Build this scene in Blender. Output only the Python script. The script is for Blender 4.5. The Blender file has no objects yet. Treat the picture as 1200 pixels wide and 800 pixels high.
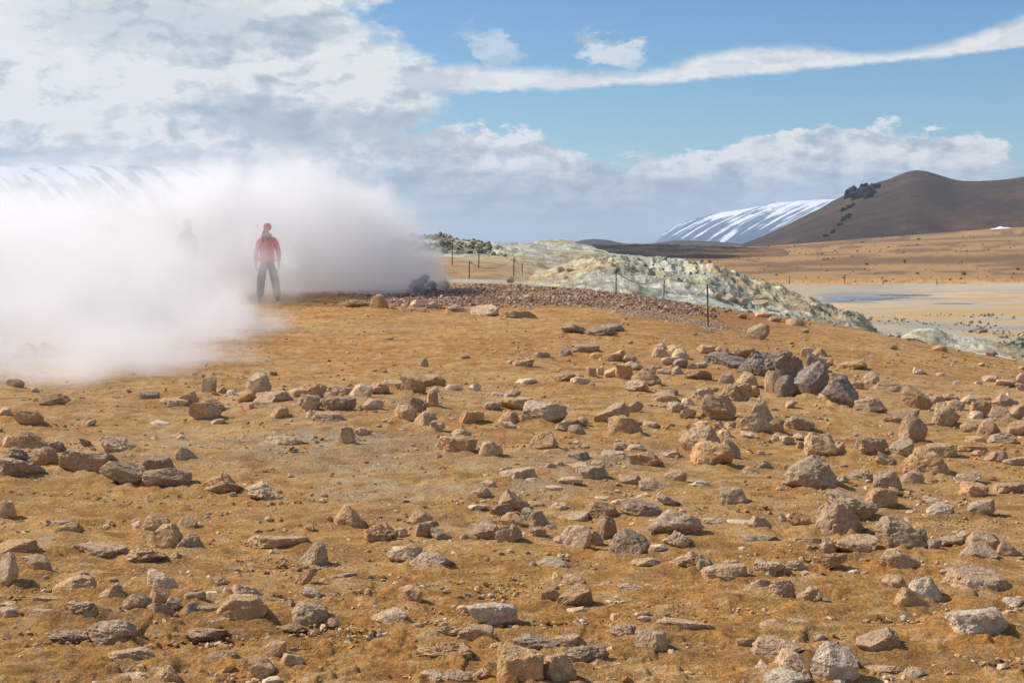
import bpy, bmesh, math, random
import numpy as np
from mathutils import Vector, Matrix
R = math.radians
sc = bpy.context.scene
col = sc.collection

# ------------------------------------------------------------------ camera, sky, sun
EYE = 1.6                       # eye height above the ground under the camera
FPX, CX, HY = 1667.0, 600.0, 285.0   # measured from the photograph: focal length in pixels, centre, horizon row
cam_data = bpy.data.cameras.new('camera')
cam = bpy.data.objects.new('camera', cam_data)
col.objects.link(cam)
cam.location = (0, 0, EYE)
cam.rotation_euler = (R(90), 0, 0)
cam_data.sensor_width = 36
cam_data.lens = 50
cam_data.shift_y = -(400 - HY) / 1200
cam_data.clip_start = 0.05
cam_data.clip_end = 60000
sc.camera = cam
sc.view_settings.view_transform = 'Standard'
sc.view_settings.look = 'None'
sc.view_settings.exposure = 0.08
sc.view_settings.gamma = 1
sc.view_settings.use_curve_mapping = False
cy = sc.cycles
cy.transparent_max_bounces = 96
cy.volume_bounces = 30
cy.max_bounces = 32
cy.diffuse_bounces = 2
cy.volume_step_rate = 1.0
cy.use_denoising = True

SUN_EL, SUN_AZ = R(43), R(-74)  # azimuth from +Y towards +X: left and a little behind the scene
S = Vector((math.sin(SUN_AZ) * math.cos(SUN_EL), math.cos(SUN_AZ) * math.cos(SUN_EL), math.sin(SUN_EL)))
sun_d = bpy.data.lights.new('sun', 'SUN')
sun_d.energy = 5.0
sun_d.angle = R(0.5)
sun_d.color = (1.0, 0.93, 0.83)
sun = bpy.data.objects.new('sun', sun_d)
col.objects.link(sun)
sun.rotation_euler = (-S).to_track_quat('-Z', 'Y').to_euler()

# ---- small expression helper for shader and geometry nodes
class NT:
    def __init__(s, tree, geo=False):
        s.t = tree; s.geo = geo
    def n(s, typ, **kw):
        nd = s.t.nodes.new(typ)
        for k, v in kw.items(): setattr(nd, k, v)
        return nd
    def put(s, sock, v):
        if isinstance(v, bpy.types.NodeSocket): s.t.links.new(v, sock)
        elif v is not None: sock.default_value = v
    def m(s, op, a, b=None, c=None, clamp=False):
        nd = s.n('ShaderNodeMath', operation=op, use_clamp=clamp)
        s.put(nd.inputs[0], a)
        if b is not None: s.put(nd.inputs[1], b)
        if c is not None: s.put(nd.inputs[2], c)
        return nd.outputs[0]
    def add(s, a, b): return s.m('ADD', a, b)
    def sub(s, a, b): return s.m('SUBTRACT', a, b)
    def mul(s, a, b): return s.m('MULTIPLY', a, b)
    def div(s, a, b): return s.m('DIVIDE', a, b)
    def vm(s, op, a, b=None, sc_=None):
        nd = s.n('ShaderNodeVectorMath', operation=op)
        s.put(nd.inputs[0], a)
        if b is not None: s.put(nd.inputs[1], b)
        if sc_ is not None: s.put(nd.inputs['Scale'], sc_)
        return nd.outputs['Value'] if op in ('LENGTH', 'DOT_PRODUCT', 'DISTANCE') else nd.outputs[0]
    def ss(s, v, lo, hi, a=0.0, b=1.0):
        nd = s.n('ShaderNodeMapRange', interpolation_type='SMOOTHSTEP')
        s.put(nd.inputs[0], v); s.put(nd.inputs[1], lo); s.put(nd.inputs[2], hi)
        s.put(nd.inputs[3], a); s.put(nd.inputs[4], b)
        return nd.outputs[0]
    def noise(s, vec, scale, detail=4, rough=0.5, dist=0.0, lac=2.0, color=False):
        nd = s.n('ShaderNodeTexNoise')
        s.put(nd.inputs['Vector'], vec); s.put(nd.inputs['Scale'], scale)
        nd.inputs['Detail'].default_value = detail
        nd.inputs['Roughness'].default_value = rough
        nd.inputs['Lacunarity'].default_value = lac
        nd.inputs['Distortion'].default_value = dist
        return nd.outputs['Color' if color else 0]
    def voro(s, vec, scale, feature='F1', out='Distance', rnd=1.0):
        nd = s.n('ShaderNodeTexVoronoi', feature=feature)
        s.put(nd.inputs['Vector'], vec); s.put(nd.inputs['Scale'], scale)
        nd.inputs['Randomness'].default_value = rnd
        return nd.outputs[out]
    def mix(s, f, a, b, blend='MIX'):
        nd = s.n('ShaderNodeMix', data_type='RGBA', blend_type=blend)
        s.put(nd.inputs[0], f); s.put(nd.inputs[6], a); s.put(nd.inputs[7], b)
        return nd.outputs[2]
    def xyz(s, v):
        nd = s.n('ShaderNodeSeparateXYZ'); s.put(nd.inputs[0], v); return nd.outputs
    def comb(s, x, y, z):
        nd = s.n('ShaderNodeCombineXYZ')
        for i, v in enumerate((x, y, z)): s.put(nd.inputs[i], v)
        return nd.outputs[0]
    def curve(s, x, pts, lo, hi, ylo, yhi):
        """piecewise smooth curve through pts [(x, y)]"""
        t = s.ss(x, lo, hi); s.t.nodes[-1].interpolation_type = 'LINEAR'
        nd = s.n('ShaderNodeFloatCurve')
        s.put(nd.inputs['Value'], t)
        c = nd.mapping.curves[0]
        q = [((px - lo) / (hi - lo), (py - ylo) / (yhi - ylo)) for px, py in pts]
        c.points[0].location = q[0]; c.points[1].location = q[-1]
        for p in q[1:-1]: c.points.new(*p)
        nd.mapping.update()
        return s.add(s.mul(nd.outputs[0], yhi - ylo), ylo)

def rgba(c): return (c[0], c[1], c[2], 1.0)

# ---- world: Nishita sky with clouds laid over it by direction
world = bpy.data.worlds.new('World')
sc.world = world
world.use_nodes = True
wt = world.node_tree
wt.nodes.clear()
W = NT(wt)
out = W.n('ShaderNodeOutputWorld')
bg = W.n('ShaderNodeBackground')
bg.inputs['Strength'].default_value = 0.092
sky = W.n('ShaderNodeTexSky', sky_type='NISHITA')
sky.sun_disc = False
sky.sun_elevation = SUN_EL
sky.sun_rotation = SUN_AZ
sky.altitude = 300
sky.air_density = 1.0
sky.dust_density = 0.3
sky.ozone_density = 2.5
D = W.n('ShaderNodeTexCoord').outputs['Generated']
dx, dy, dz = W.xyz(D)[:3]
hyp = W.m('SQRT', W.add(W.mul(dx, dx), W.mul(dy, dy)))
# bearing and elevation in degrees
az = W.mul(W.m('ARCTAN2', dx, dy), 57.2958)
el = W.mul(W.m('ARCTAN2', dz, hyp), 57.2958)
P0 = W.comb(az, W.mul(el, 2.0), 0.0)
wob = W.noise(P0, 0.22, 6, 0.55)
wob2 = W.noise(W.vm('ADD', P0, (37.0, 11.0, 3.0)), 0.75, 6, 0.6)
puff = W.noise(W.vm('ADD', P0, (5.0, 71.0, 9.0)), 0.45, 7, 0.58)
fine = W.noise(W.vm('ADD', P0, (15.0, 21.0, 4.0)), 1.6, 5, 0.6)
elw = W.add(el, W.add(W.mul(W.sub(wob, 0.5), 1.5), W.mul(W.sub(wob2, 0.5), 0.9)))
elp = W.add(el, W.add(W.mul(W.sub(wob2, 0.5), 2.0), W.mul(W.sub(fine, 0.5), 0.8)))
azw = W.add(az, W.mul(W.sub(wob2, 0.5), 3.0))
# relief of the billows: thinner towards the sun means lit, thicker means shaded
def bill(P, s, dt): return W.sub(1.0, W.m('ABSOLUTE', W.sub(W.mul(W.noise(P, s, dt, .55), 2.0), 1.0)))
P1 = W.vm('ADD', P0, W.vm('SCALE', W.vm('SUBTRACT', W.noise(P0, .5, 4, .5, color=True), (.5, .5, .5)), sc_=1.6))
b0 = W.add(W.noise(P1, .3, 5, .5), W.mul(bill(P1, .8, 3), .22))
P2 = W.vm('ADD', P1, (-.42, .62, 0.0))
b1 = W.add(W.noise(P2, .3, 5, .5), W.mul(bill(P2, .8, 3), .22))
emb = W.sub(b0, b1)
def A(px): return math.degrees(math.atan((px - CX) / FPX))
def E(py): return math.degrees(math.atan((HY - py) / FPX))
def cc(pts, base=0): return [(A(x), E(y)) for x, y in pts]
LO, HI = -60.0, 60.0
# layer 1: great bank on the left, from the peak haze up out of the frame
bank_right = W.curve(el, [(-2, 4), (E(285), A(700)), (E(240), A(640)), (E(205), A(560)), (E(170), A(512)), (E(140), A(505)), (E(110), A(540)), (E(90), A(538)), (E(60), A(490)), (E(35), A(440)), (E(12), A(440)), (E(-20), A(480)), (18, A(600)), (30, A(500))], -2, 30, -20, 20)
bank = W.ss(W.sub(bank_right, W.add(az, W.add(W.mul(W.sub(puff, 0.5), 7.0), W.mul(W.sub(fine, .5), 1.6)))), -0.6, 1.3)
bank = W.mul(bank, W.ss(el, 24, 40, 1, 0))
bank = W.mul(bank, W.ss(az, -80, -50, 0, 1))
# a blue rift near its upper right
# layer 2: cumulus row above the horizon on the right
row_top = W.curve(az, cc([(-1200, 150), (400, 150), (520, 152), (600, 150), (660, 168), (720, 186), (800, 182), (870, 168), (930, 156), (1000, 150), (1060, 152), (1120, 160), (1170, 172), (1215, 196), (1400, 215), (2400, 200)]), A(-1200), A(2400), -4, 8)
row = W.ss(W.sub(row_top, W.add(elp, W.mul(emb, -1.2))), -0.05, 0.28)
# their base thins out towards blue on the far right
row_fade = W.ss(az, A(960), A(1230), 1.0, 0.25)
row_low = W.ss(el, E(262), E(196), 0.0, 1.0)
row = W.mul(row, W.m('MAXIMUM', row_low, row_fade))
row = W.mul(row, W.ss(W.sub(el, W.mul(W.sub(puff, .5), 1.0)), E(300), E(280), .75, 1))
# layer 3: long thin streak across the right
st_top = W.curve(az, cc([(400, 82), (520, 74), (640, 78), (700, 82), (760, 80), (820, 64), (880, 56), (950, 58), (1010, 66), (1060, 64), (1110, 56), (1160, 44), (1230, 24), (1500, -20), (1900, -60)]), A(400), A(1900), -4, 14)
st_bot = W.curve(az, cc([(400, 110), (520, 110), (640, 108), (740, 102), (800, 99), (870, 94), (950, 88), (1040, 82), (1110, 79), (1200, 70), (1300, 60), (1500, 30), (1900, 10)]), A(400), A(1900), -4, 14)
els = W.add(el, W.add(W.mul(W.sub(fine, 0.5), 0.28), W.mul(W.sub(wob2, .5), .35)))
streak = W.mul(W.ss(W.sub(st_top, els), -0.1, 0.45), W.ss(W.sub(els, st_bot), -0.05, 0.22))
streak = W.mul(streak, W.mul(W.ss(az, A(470), A(530)), W.ss(az, 34, 42, 1, 0)))
streak = W.mul(streak, W.ss(W.noise(W.comb(W.mul(az, .35), W.mul(el, 3.0), 2.0), 1.0, 4, .55), .2, .45, .72, 1.0))
def blob(px, py, wx, wy, soft=0.6, amp=1.0, rot=0.0):
    a = W.sub(azw, A(px) ); e = W.sub(elp, E(py))
    if rot: a, e = (W.add(W.mul(a, math.cos(rot)), W.mul(e, math.sin(rot))), W.sub(W.mul(e, math.cos(rot)), W.mul(a, math.sin(rot))))
    k = 57.2958 / FPX
    a = W.div(a, wx * k); e = W.div(e, wy * k)
    d = W.add(W.mul(a, a), W.mul(e, e))
    return W.ss(d, 1.0 - soft, 1.0 + soft, amp, 0.0)
puffs = W.m('MAXIMUM', blob(575, 55, 34, 14, .9, .5, -.5), blob(712, 62, 38, 17, .9, .75, -.35))
# elsewhere in the sky: broken fair-weather cloud
far = W.m('MAXIMUM', W.ss(W.m('ABSOLUTE', az), 42, 60), W.ss(el, 20, 34))
broken = W.mul(W.ss(W.noise(W.vm('DIVIDE', D, W.comb(W.add(W.m('ABSOLUTE', dz), .15), W.add(W.m('ABSOLUTE', dz), .15), W.add(W.m('ABSOLUTE', dz), .15))), 1.3, 7, .55), .5, .62), far)
alpha = W.m('MAXIMUM', W.m('MAXIMUM', W.mul(bank, .97), row), W.m('MAXIMUM', streak, W.m('MAXIMUM', puffs, broken)))
# light and dark parts of the cloud
shade = W.add(.52, W.add(W.mul(emb, 4.6), W.mul(W.sub(wob, .5), 1.3)))
shade = W.m('MINIMUM', W.m('MAXIMUM', shade, 0.0), 1.0)
dark = W.m('MAXIMUM', W.m('MAXIMUM', blob(318, 145, 85, 30, .95, .72, -.22), blob(450, 152, 75, 22, .95, .7, -.2)), W.m('MAXIMUM', blob(200, 35, 150, 34, .98, .4), blob(505, 93, 34, 14, .9, .45)))
dark = W.m('MAXIMUM', dark, W.m('MAXIMUM', blob(345, 40, 60, 18, .8, .6), blob(160, 188, 190, 12, .9, .5)))
# flat grey-blue bases under the cumulus row
base_g = W.mul(W.ss(elw, E(196), E(232), 0, 1), W.ss(az, A(260), A(420), 0, 1))
base_g = W.mul(base_g, W.ss(az, A(820), A(1150), 1, .35))
strat = W.noise(W.comb(W.mul(az, .12), W.mul(el, 1.6), 7.0), 1.0, 5, .55)
base_g = W.mul(base_g, W.ss(strat, .3, .62, 1.0, .45))
bright = W.ss(W.sub(row_top, elp), 0.0, 2.4, 1.0, 0.0)
bright = W.mul(bright, W.ss(el, E(222), E(185)))
bright = W.mul(bright, W.ss(puff, .36, .58, .35, 1.15))
left_white = W.ss(az, A(330), A(60))
lit = W.add(W.mul(shade, .78), W.mul(left_white, .18))
lit = W.add(lit, W.mul(bright, .55))
lit = W.m('MINIMUM', lit, 1.0)
lit = W.m('MAXIMUM', lit, W.mul(streak, .82))
lit = W.mul(lit, W.sub(1.0, W.mul(dark, .92)))
lit = W.mul(lit, W.sub(1.0, W.mul(base_g, .85)))
ramp = W.n('ShaderNodeValToRGB')
W.put(ramp.inputs[0], lit)
cr = ramp.color_ramp
cr.elements[0].position = 0.0; cr.elements[0].color = rgba((.31, .40, .51))
cr.elements[1].position = 1.0; cr.elements[1].color = rgba((.86, .87, .88))
e_ = cr.elements.new(.45); e_.color = rgba((.53, .60, .67))
cloudc = W.vm('SCALE', ramp.outputs[0], sc_=10.0)      # into the sky texture's physical units
hs = W.n('ShaderNodeHueSaturation'); hs.inputs['Saturation'].default_value = 1.2; hs.inputs['Value'].default_value = 1.2
W.put(hs.inputs['Color'], sky.outputs[0])
skyc = W.vm('MULTIPLY', hs.outputs[0], (.66, .85, .98))
final = W.mix(alpha, skyc, cloudc)
W.put(bg.inputs['Color'], final)
W.put(out.inputs['Surface'], bg.outputs[0])
SKYMIX = hs
HAZE_D = 0.00017

# ------------------------------------------------------------------ numpy noise
def _h(ix, iy, iz):
    n = (ix * 374761393 + iy * 668265263 + iz * 1274126177) & 0xFFFFFFFF
    n = ((n ^ (n >> 13)) * 1274126177) & 0xFFFFFFFF
    n = n ^ (n >> 16)
    return (n & 0xFFFFFF) / float(0xFFFFFF)
def vnoise(x, y, z=0.0):
    x = np.asarray(x, float); y = np.asarray(y, float); z = np.zeros_like(x) + z
    ix = np.floor(x).astype(np.int64); iy = np.floor(y).astype(np.int64); iz = np.floor(z).astype(np.int64)
    fx, fy, fz = x - ix, y - iy, z - iz
    fx = fx * fx * fx * (fx * (fx * 6 - 15) + 10); fy = fy * fy * fy * (fy * (fy * 6 - 15) + 10); fz = fz * fz * (3 - 2 * fz)
    def L(a, b, t): return a + (b - a) * t
    c = lambda a, b, d: _h(ix + a, iy + b, iz + d)
    r = L(L(c(0, 0, 0), c(1, 0, 0), fx), L(c(0, 1, 0), c(1, 1, 0), fx), fy)
    if np.any(fz != 0):
        r2 = L(L(c(0, 0, 1), c(1, 0, 1), fx), L(c(0, 1, 1), c(1, 1, 1), fx), fy)
        r = L(r, r2, fz)
    return r * 2 - 1
def fbm(x, y, z=0.0, octs=4, gain=.5, ridged=False):
    s = 0; a = 1; t = 0
    for i in range(octs):
        n = vnoise(x + 17.3 * i, y - 9.1 * i, z + 3.7 * i)
        if ridged: n = 1 - 2 * np.abs(n)
        s = s + a * n; t += a; a *= gain
        x = x * 2.03; y = y * 2.03; z = z * 2.03
    return s / t
def sstep(v, lo, hi):
    t = np.clip((v - lo) / (hi - lo), 0, 1)
    return t * t * (3 - 2 * t)

# ------------------------------------------------------------------ the lie of the land
KY = [0, 6, 12, 18, 24, 30, 34, 38, 44, 52, 70, 95, 125, 200, 400, 620, 2000, 15000]
KP = {
 -500: [0, .04, .08, .12, .15, .18, .15, .1, -.1, -.3, -.6, -.8, -1, -1, -.5, 0, 0, 0],
 0:    [0, .03, .06, .1, .15, .2, .16, .1, -.2, -.5, -.8, -1, -1, -1, -.5, 0, 0, 0],
 300:  [0, .02, .05, .12, .2, .31, .38, .42, .3, .1, -.2, -.5, -.6, -.6, -.5, 0, 0, 0],
 500:  [0, .02, .05, .12, .2, .3, .36, .4, .35, .4, .95, 1.2, .8, .3, 0, 0, 0, 0],
 600:  [0, .02, .05, .12, .2, .3, .4, .48, .42, .4, .76, 1.1, .8, .3, 0, 0, 0, 0],
 700:  [0, .02, .04, .1, .16, .26, .34, .36, .1, -.2, -.4, -.6, -.8, -.6, -.4, -.2, 0, 0],
 800:  [0, .02, .02, .07, .1, .16, .2, .05, -.5, -.9, -1.5, -1.9, -2, -1.7, -1.28, -.63, 0, 0],
 900:  [0, .02, 0, .02, -.03, -.04, -.05, -.5, -1.1, -1.6, -2, -2, -2, -1.5, -.6, .3, 0, 0],
 1000: [0, .01, -.02, -.03, -.1, -.15, -.4, -.8, -1.4, -1.8, -2, -2, -2, -1, 1.2, 3.5, 2, 0],
 1100: [0, .01, -.03, -.1, -.25, -.5, -1, -1.4, -1.8, -2, -2, -2, -2, -.8, 2.2, 6.5, 6, 0],
 1200: [0, .01, -.05, -.18, -.5, -.95, -1.4, -1.7, -2, -2, -2, -2, -2, -.5, 3.4, 10, 12, 0],
 1500: [0, .01, -.08, -.25, -.6, -1.1, -1.5, -1.9, -2, -2, -2, -2, -2, -.3, 4, 12, 12, 0]}
_px = np.array(sorted(KP)); _kz = np.array([KP[p] for p in _px], float)
_UG = np.linspace(-800, 1900, 136); _LG = np.linspace(0, math.log(15001), 340)
_YG = np.exp(_LG) - 1
_t = np.array([np.interp(_YG, KY, r) for r in _kz])
_G = np.array([np.interp(_UG, _px, _t[:, j]) for j in range(len(_YG))])     # [Y, u]
def _blur(a, ax, r):
    k = np.exp(-np.arange(-3 * r, 3 * r + 1) ** 2 / (2.0 * r * r)); k /= k.sum()
    p = [(0, 0), (0, 0)]; p[ax] = (3 * r, 3 * r)
    a = np.pad(a, p, mode='edge')
    return np.apply_along_axis(lambda v: np.convolve(v, k, 'valid'), ax, a)
_G = _blur(_blur(_G, 0, 2), 1, 2)
def polar(x, y):
    a = np.clip(np.arctan2(x, y), -.68, .62)
    r = np.hypot(x, y)
    return CX + FPX * np.tan(a), r * np.cos(a)
def _base(u, Y):
    fu = np.clip((u - _UG[0]) / (_UG[1] - _UG[0]), 0, len(_UG) - 1.001)
    fy = np.clip(np.log(1 + np.maximum(Y, 0)) / (_LG[1] - _LG[0]), 0, len(_LG) - 1.001)
    iu = fu.astype(int); iy = fy.astype(int); fu = fu - iu; fy = fy - iy
    return (_G[iy, iu] * (1 - fu) + _G[iy, iu + 1] * fu) * (1 - fy) + (_G[iy + 1, iu] * (1 - fu) + _G[iy + 1, iu + 1] * fu) * fy
def ground_z(x, y, spacing=None):
    x = np.asarray(x, float); y = np.asarray(y, float)
    u, Y = polar(x, y)
    z = _base(u, Y)
    d = np.hypot(x, y)
    near = 1 - sstep(d, 30, 60)
    flat = sstep(d, 45, 70) * (1 - sstep(d, 120, 200)) * sstep(u, 760, 900)
    z = z + near * (.035 * vnoise(x * .45, y * .45, 1.3) + .03 * vnoise(x * 1.1 + 4, y * 1.1, 2.2))
    z = z + (1 - near) * (1 - .9 * flat) * (.12 * vnoise(x * .16, y * .16, 4.4) + .25 * np.minimum(d / 300, 4) * vnoise(x * .02, y * .02, 8.4))
    if spacing is not None:
        def amp(w): return np.clip((w / spacing - 2.5) / 2.5, 0, 1)
        k = 1 - .75 * flat
        q = fbm(x * .5, y * .5, 6.1, 2)
        rough = .55 + .45 * sstep(vnoise(x * .7, y * .7, 9.9), -.4, .5)
        # wind-laid ripples, crusts and clods
        wx, wy = x + .25 * vnoise(x * 1.3, y * 1.3, 3.), y + .25 * vnoise(x * 1.3, y * 1.3, 5.)
        z = z + k * amp(.5) * .017 * (1 - 2 * np.abs(vnoise(wx * 1.4, wy * 3.8, 11.))) * rough
        z = z + k * amp(.25) * .013 * (1 - 2 * np.abs(vnoise(wx * 3.6, wy * 7.5, 12.))) * rough
        z = z + k * amp(.11) * .011 * (1 - 2 * np.abs(vnoise(wx * 8, wy * 14, 13.))) * rough
        z = z + k * amp(.05) * .009 * vnoise(x * 24, y * 28, 14.) * rough
        z = z + k * amp(.028) * .006 * vnoise(x * 47, y * 47, 15.)
        cl = vnoise(x * 15, y * 19, 31.)
        z = z + k * amp(.06) * .015 * sstep(cl, .3, .6) * sstep(q, -.15, .25)
        cr = vnoise(x * 5.5 + 3, y * 11, 41.)
        z = z + k * amp(.12) * .014 * sstep(cr, .3, .5) * sstep(-q, -.2, .2)
    return z

PATCH = []          # (function of x, y) of other land forms, for standing things on them
def surf_z(x, y):
    z = ground_z(x, y)
    for f in PATCH:
        z = np.maximum(z, f(x, y))
    return z
_ys = np.exp(np.linspace(math.log(3.2), math.log(1500), 3000))
def hit(px, py, ymin=3.2, ymax=1500, f=None):
    """where the sight line through a photograph pixel first meets the land"""
    ys = _ys[(_ys >= ymin) & (_ys <= ymax)]
    xs = (px - CX) / FPX * ys
    ray = EYE + (HY - py) / FPX * ys
    g = (f or surf_z)(xs, ys)
    k = np.nonzero(g >= ray)[0]
    if len(k) == 0: return None
    i = max(k[0], 1)
    a, b = (ray - g)[i - 1], (g - ray)[i]
    t = a / (a + b) if a + b > 0 else 0
    y = ys[i - 1] + (ys[i] - ys[i - 1]) * t
    return (px - CX) / FPX * y, y

def obj(name, me, parent=None, mat=None, **props):
    o = bpy.data.objects.new(name, me)
    col.objects.link(o)
    if parent: o.parent = parent
    if mat is not None and me is not None:
        if not me.materials: me.materials.append(mat)
    for k, v in props.items(): o[k] = v
    return o
def grid_mesh(name, X, Y, Z, colors=None, wrap=False):
    nr, nc = X.shape
    co = np.stack([X, Y, Z], -1).reshape(-1, 3)
    i = np.arange(nr * nc).reshape(nr, nc)
    if wrap: i = np.concatenate([i, i[:, :1]], 1)
    a, b, c, d = i[:-1, :-1], i[:-1, 1:], i[1:, 1:], i[1:, :-1]
    f = np.stack([a, b, c, d], -1).reshape(-1, 4)
    return raw_mesh(name, co, f, colors.reshape(-1, 4) if colors is not None else None)
def raw_mesh(name, co, faces, colors=None, smooth=True):
    me = bpy.data.meshes.new(name)
    k = faces.shape[1]
    me.vertices.add(len(co)); me.vertices.foreach_set('co', np.ascontiguousarray(co, dtype=np.float32).ravel())
    me.loops.add(faces.size); me.loops.foreach_set('vertex_index', np.ascontiguousarray(faces, dtype=np.int32).ravel())
    me.polygons.add(len(faces))
    me.polygons.foreach_set('loop_start', np.arange(0, faces.size, k, dtype=np.int32))
    me.polygons.foreach_set('loop_total', np.full(len(faces), k, dtype=np.int32))
    me.polygons.foreach_set('use_smooth', np.full(len(faces), smooth))
    me.update(calc_edges=True)
    if colors is not None:
        at = me.color_attributes.new('tint', 'FLOAT_COLOR', 'POINT')
        at.data.foreach_set('color', np.ascontiguousarray(colors, dtype=np.float32).ravel())
    return me

def new_mat(name, rough=.95):
    m = bpy.data.materials.new(name); m.use_nodes = True
    t = m.node_tree; t.nodes.clear()
    N = NT(t)
    o = N.n('ShaderNodeOutputMaterial'); b = N.n('ShaderNodeBsdfPrincipled')
    b.inputs['Roughness'].default_value = rough
    b.inputs['Specular IOR Level'].default_value = .15
    N.put(o.inputs['Surface'], b.outputs[0])
    return m, N, b
def bump(N, b, h, strength, dist):
    nd = N.n('ShaderNodeBump'); nd.inputs['Strength'].default_value = strength; nd.inputs['Distance'].default_value = dist
    N.put(nd.inputs['Height'], h); N.put(b.inputs['Normal'], nd.outputs[0])

def c4(c, shape):
    a = np.empty(shape + (4,)); a[..., :3] = c; a[..., 3] = 1; return a
def blend(C, c, m):
    m = np.clip(m, 0, 1)[..., None]
    C[..., :3] = C[..., :3] * (1 - m) + np.array(c) * m

ORANGE, ORANGE_D, ORANGE_L = (.60, .302, .087), (.52, .238, .06), (.65, .375, .138)
CREAM, MUD, MUDBLUE, SULPH, WHITE = (.66, .49, .29), (.54, .44, .31), (.34, .32, .29), (.42, .40, .21), (.50, .47, .38)
def ground_colors(x, y):
    u, Y = polar(x, y)
    d = np.hypot(x, y)
    C = c4(ORANGE, x.shape)
    n1 = fbm(x * .35, y * .35, 2., 4); n2 = fbm(x * 1.7, y * 2.6, 5., 4); n3 = fbm(x * 9, y * 9, 7., 3)
    blend(C, ORANGE_D, .6 * sstep(n1, -.05, .5) + .3 * sstep(n2, .1, .5))
    blend(C, ORANGE_L, .8 * sstep(-n1, .0, .55) + .5 * sstep(-n2, .12, .5))
    blend(C, (.64, .43, .22), .5 * sstep(n3, .1, .5))
    blend(C, (.30, .15, .05), .5 * sstep(-n3, .12, .45))
    n5 = fbm(x * 13, y * 34, 17., 2)
    blend(C, (.24, .12, .045), .42 * sstep(n5, .2, .55)); blend(C, (.66, .45, .23), .5 * sstep(-n5, .25, .55))
    st_ = fbm(x * 1.2, y * 5.0, 21., 4)
    blend(C, (.32, .155, .055), .5 * sstep(st_, .12, .42))
    # pale crusts in the sand
    for (px, py, wx, wy, a) in ((333, 516, 1.1, .9, .8), (455, 557, .55, .8, .7), (430, 575, .5, .4, .4), (720, 537, .5, .6, .6), (607, 560, .5, .7, .5), (420, 470, 2., 1., .3), (850, 425, 2., .8, .25)):
        h = hit(px, py)
        if h: blend(C, (.50, .41, .27), a * np.exp(-((x - h[0]) / wx) ** 2 - ((y - h[1]) / wy) ** 2) * sstep(n2 + n3, -.5, .4))
    # redder soil near the posts, mauve gravel soil on the crest
    red = np.exp(-((u - 860) / 90) ** 2 - ((Y - 30) / 5) ** 2)
    blend(C, (.36, .16, .06), .7 * red)
    e = fbm(x * .6, y * .6, 12., 3)
    mv = sstep(Y + 2.5 * e, 28.5, 31) * (1 - sstep(Y + 2 * e, 38.5, 41)) * sstep(u, 380, 450) * (1 - sstep(u + 80 * e, 800, 880))
    blend(C, (.21, .13, .10), .75 * mv * sstep(n2 + .6 * n3, -.4, .1))
    # sulphur crust and mud beyond the crest
    edge = np.interp(u, [480, 560, 700, 800, 900, 960, 1000, 1060, 1100, 1200, 1500], [44.5, 43.5, 42, 40, 38.5, 36.5, 34, 31.2, 30, 27.6, 25])
    E1 = sstep(Y + 2.2 * e, edge - .6, edge + .8) * sstep(u, 470, 540) * (1 - sstep(Y, 120, 135))
    far_w = np.interp(u, [480, 640, 760, 900, 1500], [62, 90, 118, 124, 126])
    E1 = E1 * (1 - sstep(Y + 6 * e, far_w - 6, far_w + 4))
    blend(C, WHITE, E1)
    # orange hollow between the white crusts on the left
    holl = sstep(Y, 47, 50) * (1 - sstep(Y + 4 * e, 66, 74)) * (1 - sstep(u, 620, 700))
    blend(C, (.45, .24, .085), holl * (.75 + .25 * sstep(n1, -.2, .3)))
    blend(C, (.48, .38, .22), holl * .7 * sstep(n2 + n1, .1, .45))
    blend(C, (.26, .13, .06), holl * .6 * sstep(-n2, .12, .4))
    blend(C, (.5, .42, .24), sstep(Y, 62, 78) * (1 - sstep(Y, 92, 110)) * (1 - sstep(u, 690, 740)) * sstep(e, -.5, .2))
    # mudflat
    mud = E1 * sstep(u, 860, 960) * sstep(Y, 40, 48)
    st = fbm(x * .07, y * .12, 3., 5); st2 = fbm(x * .16, y * .3, 9., 5)
    blend(C, MUD, mud)
    blend(C, CREAM, mud * .9 * sstep(st, -.1, .35))
    blend(C, (.60, .38, .16), mud * .9 * sstep(st2, .08, .3))
    blend(C, MUDBLUE, mud * .7 * sstep(-st2 - .3 * st, .15, .5))
    blue = mud * np.exp(-((u - 1010) / 85) ** 2 - ((Y - 96) / 16) ** 2)
    blend(C, (.27, .28, .29), sstep(blue + .9 * st2, .45, .8) * .8)
    grey = mud * sstep(Y, 84, 96) * (1 - sstep(u, 1040, 1130))
    blend(C, (.36, .33, .28), grey * .45)
    blend(C, (.50, .48, .40), mud * sstep(Y, 108, 116) * sstep(st2, -.2, .3) * sstep(u, 1000, 1100) * .7)
    # far orange plain
    pl = sstep(Y, 128, 150)
    s3 = fbm(x * .012, y * .03, 4., 5); s4 = fbm(x * .06, y * .12, 14., 4)
    blend(C, (.33, .18, .08), pl * .9)
    blend(C, (.42, .25, .11), pl * sstep(s3, 0, .2) * .8)
    blend(C, (.15, .095, .055), pl * .7 * sstep(fbm(x * .15, y * .15, 24., 3), .1, .3))
    blend(C, (.19, .12, .07), pl * sstep(-s3 + .4 * s4, .0, .18) * .8)
    blend(C, (.2, .12, .065), pl * .6 * sstep(s4, .25, .5))
    blend(C, (.15, .11, .08), sstep(Y, 900, 1500) * .8)
    return C

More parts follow.
